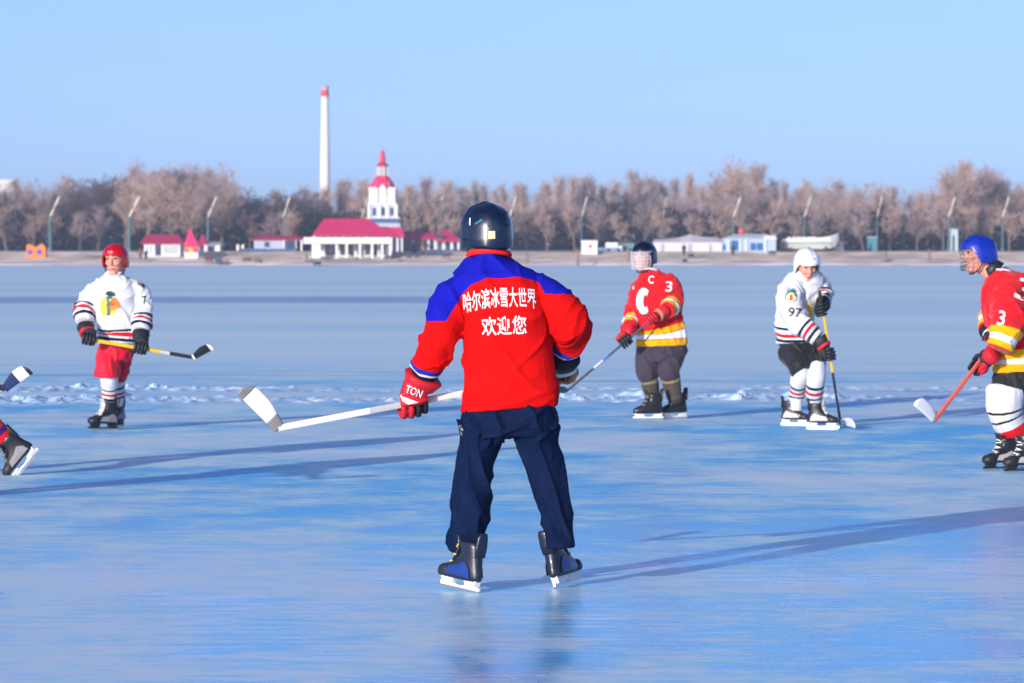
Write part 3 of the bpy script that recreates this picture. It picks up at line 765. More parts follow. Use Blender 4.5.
tw = G(857,430, .04); rt, bl_, d_, L_ = stick('black and yellow hockey stick with white blade resting on the ice', w1_ + ax*.05, V((w0_.x, w0_.y, .045)), tw,
    [(0,.38,stick_black,'shaft',1),(.38,.50,stick_yel,'shaft',1),(.50,.62,stick_black,'shaft',1),(.62,.9,stick_yel,'shaft',1),(.9,1,stick_black,'grip_tape',1.1)])
bl_(0, 1, stick_white, 'blade'); bl_(-.05, .05, stick_black, 'blade_tape', .002)

# ================================================================== red jersey, blue helmet, at the right edge
p = Fig(28.6, (1006, 470), 'player in red jersey with blue helmet and wire face cage at the right edge', .010, 5.9)
rows = [(993,373,1046,371,.16,0),(993,362,1046,360,.165,0),(991,345,1045,344,.17,0),(985,322,1044,320,.175,0),(981.5,302,1042,299,.17,0),(981.5,288,1036,284,.15,0),(985,278,1022,274,.12,0),(989,272,1008,269.5,.085,0)]
p.jersey(rows, [[(1010,286,-.08,14),(1007,300,-.16,17),(1008,317,-.22,17.4),(1005,334,-.26,15.6),(999,350,-.28,13)],
                [(1000,288,.12,11),(995,304,.20,13),(991,320,.18,12),(988,330,.12,10)]], jr_b, .018)
p.legs('shorts', [(995,371,1050,371,.16,0),(993,382,1050,384,.17,0),(996,390,1046,392,.16,0)],
       [[(1008,380,-.06,17),(1009,392,-.10,16),(1013,402,-.12,14)],[(1034,384,.06,17),(1036,396,.02,16),(1036,406,0,14)]], shorts_k, .016)
p.legs('sock', None, [[(1006,390,-.10,20),(1004,402,-.12,19.2),(1006,416,-.10,17.5),(1012,430,-.08,14.5),(1016,442,-.06,11.5),(1018,450,-.05,10)]], sock_b, .010)
p.legs('sock', None, [[(1034,396,.05,17),(1030,412,.10,16.5),(1020,430,.16,13),(1009,443,.20,10),(1006,449,.2,9)]], sock_b, .004)
p.head(979, 254, 0, (-.97,-.24,0), .10, 0, 1.06, p.P(998,277,.0))
p.body(); p.helmet('#0c2a9c', vents='#0a1030'); p.cage(cage_m, .0022)
mb = MB(); mb.add([p.hsurf(a, b, .003) for a, b in ((1.2,.20),(1.75,.28),(1.75,.36),(1.2,.29))], [(0,1,2,3)]); obj('sticker', mb, print_w, p.hel)
ng = MB(); ng.tube([p.P(988,265,0), p.P(996,272,0)], [p.m(9.4), p.m(12)], 16); obj('neck_guard', ng, black_r, p.root, smooth=True)
p.collar(999, 272.5, 12, 3, 0, mat('collar_white', (.72,.73,.74), .8), 2.5)
tv, tf = text_px('3', 1001.5, 318, 7.5, 15, .18); decal('number', tv, tf, print_w, p.jbv, p.jer, .005)
tv, tf = text_px('3', 1026, 290, 20, 22, .3); decal('number', tv, tf, print_w, p.jbv, p.jer, .005)
def bst(t): return p.P(934.5 + (999-934.5)*t, 420.5 + (336-420.5)*t, -.42 + .40*t)
ax = (bst(1)-bst(0)).normalized()
p.glove(bst(.66), ax, p.P(998,350,-.27), glove_r, glove_r, glove_k, 1.12, side=1, trim=glove_k)
p.glove(bst(.955), ax, p.P(988,329,.12), glove_r, glove_k, glove_k, 1.08, side=1, trim=glove_w)
p.skate(G(1000,470.5), (-.88,-.46,0), (0,0,1), boot_k, boot_silver, boot_k, holder_w, .95, hold=boot_k)
p.skate(G(1021,473), (-.88,-.46,0), (0,0,1), boot_k, boot_silver, boot_k, holder_w, .95, hold=boot_k)
rt, bl_, d_, L_ = stick('salmon red hockey stick with pale curved blade held by the player with the wire cage', bst(1.03), bst(0), p.P(917,403,-.55),
    [(0,.08,stick_red,'shaft',1.05),(.08,.88,stick_red,'shaft',1),(.88,1,stick_black,'grip_tape',1.1)], bh=.085)
bl_(0, 1, blade_clear, 'blade')

# ================================================================== mostly out of the frame on the left
def lean_player(Y0, foot, label, seed, jmat, lmat, smat, hcol, kick):
    p = Fig(Y0, foot, label, .012, seed); ox = foot[0]; s = 4000/Y0/144
    fy = foot[1]
    def X(a): return ox + a*s
    def Yp(b): return fy + b*s
    rows = [(X(-26),Yp(-112),X(26),Yp(-112),.16,0),(X(-27),Yp(-130),X(27),Yp(-130),.165,0),(X(-30),Yp(-160),X(26),Yp(-160),.165,0),(X(-32),Yp(-185),X(25),Yp(-185),.15,0),(X(-28),Yp(-200),X(18),Yp(-200),.12,0),(X(-18),Yp(-207),X(8),Yp(-207),.08,0)]
    arms = [[(X(-20),Yp(-192),0,11*s),(X(-32),Yp(-175),0,13*s),(X(-38),Yp(-150),-.05,13*s),(X(-42),Yp(-128),-.12,11*s)],
            [(X(14),Yp(-192),0,11*s),(X(26),Yp(-175),0,13*s),(X(30),Yp(-150),-.05,13*s),(X(26),Yp(-128),-.12,11*s)]]
    p.jersey(rows, arms, jmat, .008)
    if kick: lg = [[(X(-12),Yp(-112),0,17*s),(X(-18),Yp(-80),0,15*s),(X(-14),Yp(-62),0,13*s)],[(-49,398,0,17*s),(-38,404,0,15*s),(-22,413,0,13*s)]]
    else: lg = [[(X(-12),Yp(-112),0,17*s),(X(-16),Yp(-80),0,15*s),(X(-16),Yp(-60),0,13*s)],[(X(12),Yp(-112),0,17*s),(X(16),Yp(-80),0,15*s),(X(16),Yp(-60),0,13*s)]]
    p.legs('shorts', [(X(-26),Yp(-114),X(26),Yp(-114),.15,0),(X(-27),Yp(-104),X(27),Yp(-104),.16,0),(X(-24),Yp(-92),X(24),Yp(-92),.15,0)], lg, lmat, .01)
    if kick: ss = [[(X(-16),Yp(-68),0,11*s),(X(-12),Yp(-45),0,11*s),(X(-6),Yp(-26),0,8*s),(X(-4),Yp(-18),0,7*s)],[(-26,411,0,11.5*s),(-10,424,0,11*s),(4,437,0,9.5*s),(11,445,0,8.5*s)]]
    else: ss = [[(X(-16),Yp(-66),0,11*s),(X(-15),Yp(-45),0,11*s),(X(-14),Yp(-26),0,8*s),(X(-14),Yp(-18),0,7*s)],[(X(16),Yp(-66),0,11*s),(X(15),Yp(-45),0,11*s),(X(14),Yp(-26),0,8*s),(X(14),Yp(-18),0,7*s)]]
    for q in ss: p.legs('sock', None, [q], smat, .003)
    p.head(X(-10), Yp(-226), 0, (-.9,-.4,0), .15, 0, 1.06, p.P(X(-5),Yp(-204),0)); p.body(); p.helmet(hcol)
    return p, X, Yp
jn = cloth('jersey_navy', (.012,.02,.09)); 
p, X, Yp = lean_player(27.8, (-62, HY + F*CH/27.8), 'skater at the left edge showing only a kicked-back leg', 7.7, cloth('jersey_red_plain', (.6,.01,.02)), shorts_k, sock_rn, '#101010', True)
for (a, b) in (((-42),-118),(26,-118)): p.glove(p.P(X(a),Yp(b)+6,-.2), V((1,.2,-.1)), p.P(X(a),Yp(b)-10,-.12), glove_k, glove_k, glove_k, 1.1)
c_ = p.P(27,466.5,0); p.skate(c_, (-.62,.10,-.77), (-.77,-.12,.62), boot_k, boot_grey, boot_k, boot_grey, 1.0)
p.skate(G(X(-6), HY + F*CH/27.8), (-.9,-.4,0), (0,0,1), boot_k, boot_grey, boot_k, holder_w, 1.0)
p, X, Yp = lean_player(24.6, (-128, HY + F*CH/24.6), 'player just past the left edge whose taped stick blade reaches into view', 8.8, jn, shorts_k, sock_rn, '#101010', False)
e0 = p.P(5,389,-.35); e1 = p.P(-118,345,-.35); ax = (e1-e0).normalized()
p.glove(e0 + (e1-e0)*.62, ax, p.P(X(26),Yp(-132),-.12), glove_k, glove_k, glove_k, 1.1); p.glove(e0 + (e1-e0)*.95, ax, p.P(X(-42),Yp(-132),-.12), glove_k, glove_k, glove_k, 1.1)
for a in (-14, 14): p.skate(G(X(a), HY + F*CH/24.6), (.4,-.9,0), (0,0,1), boot_k, boot_grey, boot_k, holder_w, 1.0)
rt, bl_, d_, L_ = stick('dark hockey stick with white taped toe poking in from the left edge', e1 + ax*.05, e0, p.P(31,369.5,-.42),
    [(0,.3,stick_black,'shaft',1.05),(.3,.9,stick_black,'shaft',1),(.9,1,stick_tape,'grip_tape',1.1)])
bl_(0, 1, stick_blue, 'blade'); bl_(.52, .92, stick_white, 'blade_tape', .002); bl_(.9, 1.0, stick_black, 'blade_tape', .0025)
# ------------------------------------------------------------------ ice, bank, air, light
def structure(o): o['kind'] = 'structure'; return o
gprof = [(545,-.25),(556,-.06),(560,.05),(564,.12),(565,.48),(573,.56),(574,.98),(588,1.05),(589,1.42),(603,1.5),(604.2,1.98),(620,2.1),(640,2.2),(700,2.3),(900,2.5),(4500,4.0)]
def gz(Y):
    for (a, b), (c, d) in zip(gprof, gprof[1:]):
        if Y <= c: return b + (d-b)*(Y-a)/(c-a)
    return gprof[-1][1]
def gY(py):                                             # distance at which the bank shows on picture row py
    Y = 556.0
    while Y < 640:
        if HY + (CH - gz(Y))*F/Y <= py: return Y
        Y += .5
    return Y
def ice_mat():
    m = bpy.data.materials.new('lake_ice'); nt, b = nodes_of(m)
    g = N(nt, 'ShaderNodeNewGeometry'); P_ = g.outputs['Position']
    sp = N(nt, 'ShaderNodeSeparateXYZ'); L(nt, P_, sp.inputs[0])
    def nz(scale, stretch, detail=5, rough=.6, rot=0, dist=0):
        mp = N(nt, 'ShaderNodeMapping'); mp.inputs['Scale'].default_value = stretch; mp.inputs['Rotation'].default_value = (0,0,rot); L(nt, P_, mp.inputs[0])
        n = N(nt, 'ShaderNodeTexNoise', inp={'Scale': scale, 'Detail': detail, 'Roughness': rough, 'Distortion': dist}); L(nt, mp.outputs[0], n.inputs['Vector']); return n.outputs['Fac']
    def sm(x, a, b_):
        r = N(nt, 'ShaderNodeMapRange', interpolation_type='SMOOTHSTEP'); r.inputs[1].default_value = a; r.inputs[2].default_value = b_; L(nt, x, r.inputs[0]); return r.outputs[0]
    big = nz(.30, (.8,.7,1), 5, .6, .3); mid = nz(1.0, (1.3,.9,1), 7, .7, -.2); fine = nz(6, (.35,1.3,1), 8, .8, .12)
    # far, unswept ice beyond the pressure ridge
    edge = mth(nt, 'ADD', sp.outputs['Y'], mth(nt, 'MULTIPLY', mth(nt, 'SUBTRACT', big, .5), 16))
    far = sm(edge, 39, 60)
    frost = sm(mth(nt, 'ADD', mth(nt, 'MULTIPLY', big, .35), mth(nt, 'MULTIPLY', mid, .65)), .40, .62)
    near_c = mixc(nt, frost, C3(NEAR_CLEAR), C3(NEAR_FROST))
    # skate cuts: thin pale scratches at several headings
    scr = None
    for rot, st, th in ((.25,(.10,5.0,1),.635),(-.5,(.12,5.5,1),.645),(1.1,(.10,7.0,1),.65),(.02,(.05,3.2,1),.635),(-1.35,(.1,8,1),.65)):
        q = sm(nz(3.0, st, 3, .5, rot, .2), th, th+.03); scr = q if scr is None else mth(nt, 'MAXIMUM', scr, q)
    scr = mth(nt, 'MULTIPLY', scr, sm(mid, .35, .62))
    near_c = mixc(nt, mth(nt, 'MULTIPLY', scr, .95), near_c, C3((.84,.88,.94)))
    sn = mth(nt, 'MULTIPLY', sm(mth(nt, 'ADD', mth(nt, 'MULTIPLY', fine, .55), mth(nt, 'MULTIPLY', big, .5)), .505, .585), .8)
    near_c = mixc(nt, sn, near_c, C3((.76,.88,.96)))
    fb = nz(.05, (.16,1.0,1), 5, .6)
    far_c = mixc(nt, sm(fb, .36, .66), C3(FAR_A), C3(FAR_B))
    # a long darker blue band on the left, and fainter ones
    def dark_band(y0, y1, x0, x1, amp):
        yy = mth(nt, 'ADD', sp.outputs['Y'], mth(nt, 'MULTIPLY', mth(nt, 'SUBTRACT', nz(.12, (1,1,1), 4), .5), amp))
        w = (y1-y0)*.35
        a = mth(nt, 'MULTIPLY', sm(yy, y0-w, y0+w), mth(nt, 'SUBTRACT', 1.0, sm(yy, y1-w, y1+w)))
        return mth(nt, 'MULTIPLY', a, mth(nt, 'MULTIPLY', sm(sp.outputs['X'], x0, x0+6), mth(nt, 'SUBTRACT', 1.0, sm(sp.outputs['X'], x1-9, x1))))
    ld = mth(nt, 'MAXIMUM', dark_band(127, 146, -400, 4, 10), mth(nt, 'MULTIPLY', dark_band(118, 131, 8, 400, 22), .25))
    ld = mth(nt, 'MAXIMUM', ld, mth(nt, 'MULTIPLY', dark_band(205, 225, -60, 60, 40), .2))
    far_c = mixc(nt, mth(nt, 'MULTIPLY', ld, .85), far_c, C3(DARK_BAND))
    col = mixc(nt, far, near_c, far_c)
    # dark cracks about the ridge
    cr = mth(nt, 'MULTIPLY', sm(nz(.7, (.10,1.2,1), 4, .6, .08), .57, .66), mth(nt, 'MULTIPLY', sm(sp.outputs['Y'], 35, 42), mth(nt, 'SUBTRACT', 1.0, sm(sp.outputs['Y'], 48, 60))))
    col = mixc(nt, mth(nt, 'MULTIPLY', cr, .7), col, C3((.10,.24,.46)))
    # powder lying about the ridge
    yb = mth(nt, 'ADD', sp.outputs['Y'], mth(nt, 'MULTIPLY', mth(nt, 'SUBTRACT', nz(.25, (1,1,1), 4), .5), 7))
    pw = mth(nt, 'MULTIPLY', mth(nt, 'MULTIPLY', sm(yb, 39.5, 42.5), mth(nt, 'SUBTRACT', 1.0, sm(yb, 44.5, 49))), sm(nz(1.6, (.45,1.0,1), 6, .7), .43, .56))
    col = mixc(nt, mth(nt, 'MULTIPLY', pw, .8), col, C3((.72,.88,.97)))
    flk = sm(mth(nt, 'ADD', mth(nt, 'MULTIPLY', nz(17, (.30,1.1,1), 4, .65, -.06), .6), mth(nt, 'MULTIPLY', mid, .45)), .565, .60)
    col = mixc(nt, mth(nt, 'MULTIPLY', mth(nt, 'MULTIPLY', flk, mth(nt, 'SUBTRACT', 1.0, far)), .7), col, C3((.82,.93,.98)))
    L(nt, col, b.inputs['Base Color'])
    rn = mth(nt, 'ADD', mth(nt, 'MULTIPLY', frost, .2), mth(nt, 'MULTIPLY_ADD', sm(sp.outputs['Y'], 18, 30), .26)); nt.nodes[-2].inputs[2].default_value = .22
    L(nt, mixc(nt, far, rn, (.62,.62,.62,1)), b.inputs['Roughness'])
    L(nt, mth(nt, 'MULTIPLY_ADD', far, SPEC_FAR - SPEC_NEAR), b.inputs['Specular IOR Level']); nt.nodes[-1].inputs[2].default_value = SPEC_NEAR
    hh = mth(nt, 'ADD', mth(nt, 'MULTIPLY', fine, .6), mth(nt, 'MULTIPLY', scr, .5))
    bp = N(nt, 'ShaderNodeBump', inp={'Strength': .35, 'Distance': .004}); L(nt, hh, bp.inputs['Height']); L(nt, bp.outputs[0], b.inputs['Normal'])
    return m
NEAR_CLEAR = (.09,.56,.98); NEAR_FROST = (.50,.92,.98); FAR_A = (.60,.86,.96); FAR_B = (.78,.95,.98); DARK_BAND = (.26,.46,.70); SPEC_NEAR = .5; SPEC_FAR = .25
mb = MB(); xs = (-2500, -120, -30, 30, 120, 2500); ys = (-400, -20, 60, 200, 562)
mb.v = [V((x, y, 0)) for y in ys for x in xs]; n = len(xs)
mb.f = [(j*n+i, j*n+i+1, (j+1)*n+i+1, (j+1)*n+i) for j in range(len(ys)-1) for i in range(n-1)]
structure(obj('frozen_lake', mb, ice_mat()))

# the far bank: one sheet from under the ice edge to the horizon
def bank_mat():
    m = bpy.data.materials.new('bank_earth'); nt, b = nodes_of(m); g = N(nt, 'ShaderNodeNewGeometry')
    sp = N(nt, 'ShaderNodeSeparateXYZ'); L(nt, g.outputs['Position'], sp.inputs[0])
    mp = N(nt, 'ShaderNodeMapping'); mp.inputs['Scale'].default_value = (.25,.5,2.5); L(nt, g.outputs['Position'], mp.inputs[0])
    n1 = N(nt, 'ShaderNodeTexNoise', inp={'Scale': .55, 'Detail': 6, 'Roughness': .65}); L(nt, mp.outputs[0], n1.inputs['Vector'])
    n2 = N(nt, 'ShaderNodeTexNoise', inp={'Scale': 2.2, 'Detail': 5}); L(nt, g.outputs['Position'], n2.inputs['Vector'])
    c = ramp(nt, n1.outputs['Fac'], [(.3,(.26,.20,.16)),(.42,(.52,.42,.34)),(.55,(.66,.55,.46)),(.7,(.74,.66,.60))])
    z = mth(nt, 'ADD', sp.outputs['Z'], mth(nt, 'MULTIPLY', mth(nt, 'SUBTRACT', n1.outputs['Fac'], .5), 1.1))
    r = N(nt, 'ShaderNodeMapRange', interpolation_type='SMOOTHSTEP'); r.inputs[1].default_value = .12; r.inputs[2].default_value = .5; r.inputs[3].default_value = 1; r.inputs[4].default_value = 0; L(nt, z, r.inputs[0])
    c = mixc(nt, r.outputs[0], c, C3((.80,.80,.84)))
    sn = ramp(nt, n2.outputs['Fac'], [(.56,(0,0,0)),(.66,(1,1,1))]); c = mixc(nt, mth(nt, 'MULTIPLY', sn, .35), c, C3((.62,.62,.66)))
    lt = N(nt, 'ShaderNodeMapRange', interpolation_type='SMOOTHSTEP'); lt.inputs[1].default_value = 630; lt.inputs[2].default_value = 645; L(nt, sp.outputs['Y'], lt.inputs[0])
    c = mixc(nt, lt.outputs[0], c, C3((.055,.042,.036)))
    L(nt, c, b.inputs['Base Color']); b.inputs['Roughness'].default_value = .95; b.inputs['Specular IOR Level'].default_value = .1
    return m
mb = MB(); xs = [-2500,-600,-300] + [-200 + 1.6*i for i in range(251)] + [300,600,2500]
ys = [545,553,557,560,562,563.5,564,564.5,565,566,569,572,573,573.5,574,575,580,586,588,588.5,589,590,596,601,603,603.6,604.2,605,612,620,634,640,660,700,900,1500,4500]
for j, Y in enumerate(ys):
    for x in xs:
        amp = .16 if 556 < Y < 625 else .03
        yy = Y + (5*noise.noise(V((x*.06, Y*.02, 3))) + 1.5*noise.noise(V((x*.3, Y*.05, 8)))) * (1 if 553 < Y < 615 else 0); zz = gz(Y) + amp*noise.noise(V((x*.33, Y*.22, 1.7))) + amp*.6*noise.noise(V((x*.9, Y*.6, 9.7)))
        mb.v.append(V((x, yy, zz)))
n = len(xs); mb.f = [(j*n+i, j*n+i+1, (j+1)*n+i+1, (j+1)*n+i) for j in range(len(ys)-1) for i in range(n-1)]
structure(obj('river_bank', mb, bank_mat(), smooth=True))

# pressure ridge: broken ice and snow lying across the lake
def ridge_mat():
    m = bpy.data.materials.new('ridge_snow'); nt, b = nodes_of(m); g = N(nt, 'ShaderNodeNewGeometry')
    n1 = N(nt, 'ShaderNodeTexNoise', inp={'Scale': 5, 'Detail': 6}); L(nt, g.outputs['Position'], n1.inputs['Vector'])
    L(nt, ramp(nt, n1.outputs['Fac'], [(.38,(.34,.62,.90)),(.66,(.74,.85,.94))]), b.inputs['Base Color']); b.inputs['Roughness'].default_value = .55; b.inputs['Specular IOR Level'].default_value = .25
    return m
mb = MB(); nx, ny = 520, 150; x0, x1, y0, y1 = -8.5, 8.5, 37.5, 49.5
def rz(x, y):
    c1 = 42.3 + 1.3*noise.noise(V((x*.22, 1.0, 0))) + .10*x*.3; c2 = 45.6 + 1.6*noise.noise(V((x*.17, 7.0, 0)))
    e = max(math.exp(-((y-c1)/1.1)**2), .8*math.exp(-((y-c2)/.9)**2))
    ln = noise.noise(V((x*.45, y*.25, 4.4)))
    a = noise.noise(V((x*3.1, y*2.0, .3))); b = noise.noise(V((x*7.5, y*5.5, 2.3)))
    return .72*e*(.016 + .03*max(0, a) + .04*max(0, b)*2 + .05*max(0, a*b)*4) * max(0, ln*.8 + .95) - .011
for j in range(ny+1):
    for i in range(nx+1):
        x = x0 + (x1-x0)*i/nx; y = y0 + (y1-y0)*j/ny; mb.v.append(V((x, y, rz(x, y))))
n = nx+1
for j in range(ny):
    for i in range(nx):
        q = (j*n+i, j*n+i+1, (j+1)*n+i+1, (j+1)*n+i)
        if max(mb.v[k].z for k in q) > -.006: mb.f.append(q)
o = obj('snow_ridge', mb, ridge_mat(), smooth=False); o['kind'] = 'stuff'; o['label'] = 'low broken ridge of snow and ice lumps across the lake'
# ------------------------------------------------------------------ shore: buildings, lamps, boats
roofm = mat('roof_crimson', (.66,.022,.13), .6, .2, .8)
roofm2 = mat('roof_crimson_dull', (.46,.025,.09), .7, .25, .8)
wallw = mat('wall_white', (.74,.74,.72), .8, .08, .6)
wallb = mat('wall_pale_blue', (.40,.46,.56), .8, .12, .6)
glassd = mat('window_dark', (.015,.03,.07), .2, .3, 1.5, spec=.6)
fenceb = mat('fence_blue', (.03,.10,.22), .6, .2, 1)
greym = mat('stone_grey', (.36,.36,.38), .8, .15, 1)
def bld(name, label, cat, px, py, Y, group=None):
    q = at(px, py, Y); return thing(name, label, cat, (q.x, Y, gz(Y)), group)
def bpart(name, m, root, boxes, Y, smooth=False):
    """boxes: (px0, py0, px1, py1, setback, depth)"""
    o = None
    for b in boxes:
        mb = MB(); mb.pbox(b[0], b[1], b[2], b[3], Y + b[4], b[5]); o = obj(name, mb, m, root)
    return o
def hip(name, m, root, px0, px1, pye, rx0, rx1, pyr, Y, d, over=.3):
    mb = MB(); a = at(px0, pye, Y-over); b = at(px1, pye, Y-over); r0 = at(rx0, pyr, Y + d/2); r1 = at(rx1, pyr, Y + d/2)
    y0, y1 = Y-over, Y+d+over; z = a.z; t = .12
    vs = [(a.x,y0,z),(b.x,y0,z),(b.x,y1,z),(a.x,y1,z),(r0.x,Y+d/2,r0.z),(r1.x,Y+d/2,r1.z),(a.x,y0,z-t),(b.x,y0,z-t),(b.x,y1,z-t),(a.x,y1,z-t)]
    mb.add(vs, [(0,1,5,4),(1,2,5),(2,3,4,5),(3,0,4),(0,6,7,1),(1,7,8,2),(2,8,9,3),(3,9,6,0),(9,8,7,6)])
    return obj(name, mb, m, root)
# low white pavilion at the left
Y = gY(257); b = bld('shore_pavilion', 'low white pavilion with dull crimson roof and one dark doorway on the left shore', 'pavilion', 163, 257, Y)
bpart('wall', wallw, b, [(144,243.2,180,257.6,0,6)], Y); hip('roof', roofm2, b, 140, 184, 243.2, 146, 178, 234.5, Y, 6, .5)
bpart('door', glassd, b, [(155,244,161,255.5,-.06,.1)], Y)
for i in range(7): bpart('window', mat('window_greyblue', (.30,.36,.40), .4), b, [(164+i*2.1,245.5,165.1+i*2.1,254,-.06,.1)], Y)
for i in (146.5, 150): bpart('window', mat('window_greyblue', (.30,.36,.40), .4), b, [(i,246,i+1.6,253.5,-.06,.1)], Y)
bpart('plinth', greym, b, [(143,256.2,181,259,-.25,6.4)], Y)
# red kiosk
Y = gY(258.5); b = bld('festival_kiosk', 'small kiosk with tall crimson pointed roof and red and yellow panels', 'kiosk', 191, 258, Y)
bpart('wall', wallw, b, [(184.5,246,198,258.8,0,2.2)], Y)
bpart('panel', mat('panel_red', (.62,.02,.05), .5), b, [(185,248.2,188.4,252.3,-.06,.1),(193.2,247.6,197.6,252.3,-.06,.1)], Y)
bpart('panel', mat('panel_yellow', (.80,.42,.03), .5), b, [(188.4,247.6,193.2,252.3,-.06,.1)], Y); bpart('panel', mat('panel_yellow', (.80,.42,.03), .5), b, [(184.8,243.5,187,248,-.08,.1)], Y)
hip('roof', roofm, b, 184, 199, 246.3, 188.6, 190.4, 229, Y, 2.2, .25)
# link shed beside the kiosk
Y = 622; b = bld('shore_shed', 'small shed with white posts and crimson gable right of the festival kiosk', 'shed', 208, 252, Y)
bpart('wall', wallb, b, [(199,244.5,221,253,1.5,4)], Y); hip('roof', roofm2, b, 198, 207, 244.8, 201, 204.5, 235, Y+1, 4)
bpart('post', wallw, b, [(204.5,245,207,253.6,.4,.4),(215.5,245.5,220,253.6,.4,.5)], Y); bpart('door', glassd, b, [(200,246,203.5,253,1.42,.1),(209,247,214,253,1.42,.1)], Y)
hip('roof', greym, b, 206, 222, 244.8, 208, 220, 241.5, Y+1, 4)
# far blue-white hall
Y = 624; b = bld('waterside_hall', 'long low blue-white hall with thin crimson roof behind a blue fence', 'hall', 280, 250, Y)
bpart('wall', wallb, b, [(254,239.8,287,251.5,0,7)], Y); hip('roof', roofm2, b, 250, 303, 239.6, 258, 298, 235.2, Y, 7)
bpart('window', glassd, b, [(264.5,242,269.5,247,-.06,.1)], Y); bpart('window', glassd, b, [(286.5,240.2,295,250.6,-.3,.2)], Y)
bpart('post', wallw, b, [(283.5,240,284.4,251,-.5,.2),(295.5,240,296.4,252,-.5,.2),(300.5,240,302.3,252.5,-.8,.3)], Y)
f_ = thing('blue_fence', 'blue board fence below the long low hall', 'fence', (at(270,252,Y-3).x, Y-3, gz(Y-3)))
bpart('board_panel', fenceb, f_, [(240,248.8,296,254,-3,.12)], Y); bpart('post', fenceb, f_, [(x,248,x+.7,254,-3.15,.12) for x in range(240, 298, 8)], Y)
for i in (236.5, 241.5):
    f2 = obj('signboard', (lambda q: (q.pbox(i,244.5,i+2.4,250.2,621,.12), q.pbox(i+.8,250,i+1.5,254,621.02,.08), q)[-1])(MB()), wallw, loc=at(i, 252, 621)); tag(f2, 'small white board on a post left of the blue fence', 'sign', 'white boards by the blue fence')
# main pavilion with canopy
Y = gY(258.5); b = bld('riverside_pavilion', 'large pavilion with broad crimson hipped roof above a white canopy on columns', 'pavilion', 350, 258, Y)
bpart('wall', wallw, b, [(313,233.5,388,258.5,4.5,8)], Y)
hip('roof', roofm, b, 312, 392, 235, 324, 368, 218.6, Y+2.5, 9, .6)
mb = MB(); a = at(364,236.5,Y+1.5); c = at(398,236.5,Y+1.5); e = at(371,226.5,Y+4.5); g2 = at(388,226.5,Y+4.5)
mb.add([a, c, V((c.x,Y+9,a.z)), V((a.x,Y+9,a.z)), e, g2], [(0,1,5,4),(1,2,5),(2,3,4,5),(3,0,4),(3,2,1,0)]); obj('porch_roof', mb, roofm, b)
bpart('canopy', mat('canopy_white', (.80,.79,.75), .7, .06, 1), b, [(303.5,237.4,392,243.6,0,4.4)], Y)
for x in (315,322.5,330,337,345,352,360,368,376,382): bpart('window', glassd, b, [(x,234.1,x+4.4,237.4,4.38,.1)], Y)
for x in (325,331.5,340,348,357,365,372,380): bpart('window', glassd, b, [(x,244.5,x+5,255,4.38,.1)], Y)
bpart('column', wallw, b, [(311.8,243.6,316.6,259.5,.5,.8)], Y); bpart('column', wallw, b, [(317.3,243.6,320.3,259,.5,.6)], Y)
for x in (335.5,345.5,358.8,371,381,389): bpart('column', wallw, b, [(x,243.6,x+2.2,258.8,.5,.5)], Y)
bpart('plinth', greym, b, [(303,256.8,393,260.5,3.4,1.3)], Y)
# clock-less tower above it
Y = 612; b = bld('pavilion_tower', 'white tower with crimson dome roof and red spire rising behind the pavilion', 'tower', 384, 250, Y)
def octa(px, hw, py, Yc, n=8, rot=math.pi/8, sq=1.0):
    c = at(px, py, Yc); r = hw*Yc/F/math.cos(math.pi/n)
    return [c + V((r*math.cos(rot + 2*math.pi*i/n), r*sq*math.sin(rot + 2*math.pi*i/n), 0)) for i in range(n)]
Yc = Y + 2.6
def stack_(name, m, spec, n=8, rot=math.pi/8, parent=None, smooth=False):
    mb = MB(); mb.loft([octa(382.5, hw, py, Yc, n, rot) for hw, py in spec]); return obj(name, mb, m, parent or b, smooth=smooth)
sq = math.pi/4
stack_('base', wallb, [(18.5,251),(18.5,227),(17.5,222.5)], 4, sq)
hip('skirt_roof', roofm, b, 364.5, 404.5, 236.2, 368, 401, 227.2, Yc - 18.5*Yc/F - 1.6, 2.4, .3)
for x in (390,396.5,401): bpart('column', wallw, b, [(x,236.4,x+1.8,252.5,-1.4,.35)], Yc - 18.5*Yc/F)
for x in (392.6,398.6): bpart('door', glassd, b, [(x,239.5,x+2.4,251,-.06,.1)], Yc - 18.5*Yc/F)
w_ = stack_('wall', mat('tower_wall_blue', (.50,.56,.66), .8, .1, 1), [(14.6,226),(14.4,204)], 4, sq)
w2 = stack_('upper_wall', wallw, [(13.4,204.2),(14.2,203.6),(14.2,202.6),(13.2,202),(13,190),(13.8,189.2),(13.8,187.6)], 4, sq)
yf = Yc - 14.6*Yc/F
for x in (367.6,378.2,386.0,395): bpart('column', wallw, b, [(x,204.4,x+2.6,222,-.25,.3)], yf)
for x in (372.4,381.3,390.0): bpart('window', glassd, b, [(x+.2,207.5,x+3.6,215.5,-.05,.1)], yf)
bpart('balustrade', fenceb, b, [(366.2,218.4,399.8,222.3,-.9,.15)], yf); bpart('balustrade_rail', wallw, b, [(365.8,217.6,400.2,218.4,-.95,.25)], yf)
mb = MB(); yg = Yc - 13.1*Yc/F - .12                    # arched gables on the upper stage
for cx, hw, pt in ((374.5,4.4,186.5),(382.5,4.6,183.5),(390.6,4.4,186.5)):
    c0 = at(cx, 203, yg); s_ = yg/F
    mb.prism([(-hw*s_,0),(hw*s_,0),(hw*s_,12.5*s_),(0,(203-pt)*s_),(-hw*s_,12.5*s_)], c0, V((1,0,0)), V((0,0,1)), V((0,1,0)), .12)
obj('gable', mb, wallw, b)
for cx in (378.6, 386.8): bpart('gable_recess', mat('recess_brown', (.25,.17,.15), .8), b, [(cx-.6,187.5,cx+.7,196,-.02,.1)], yf)
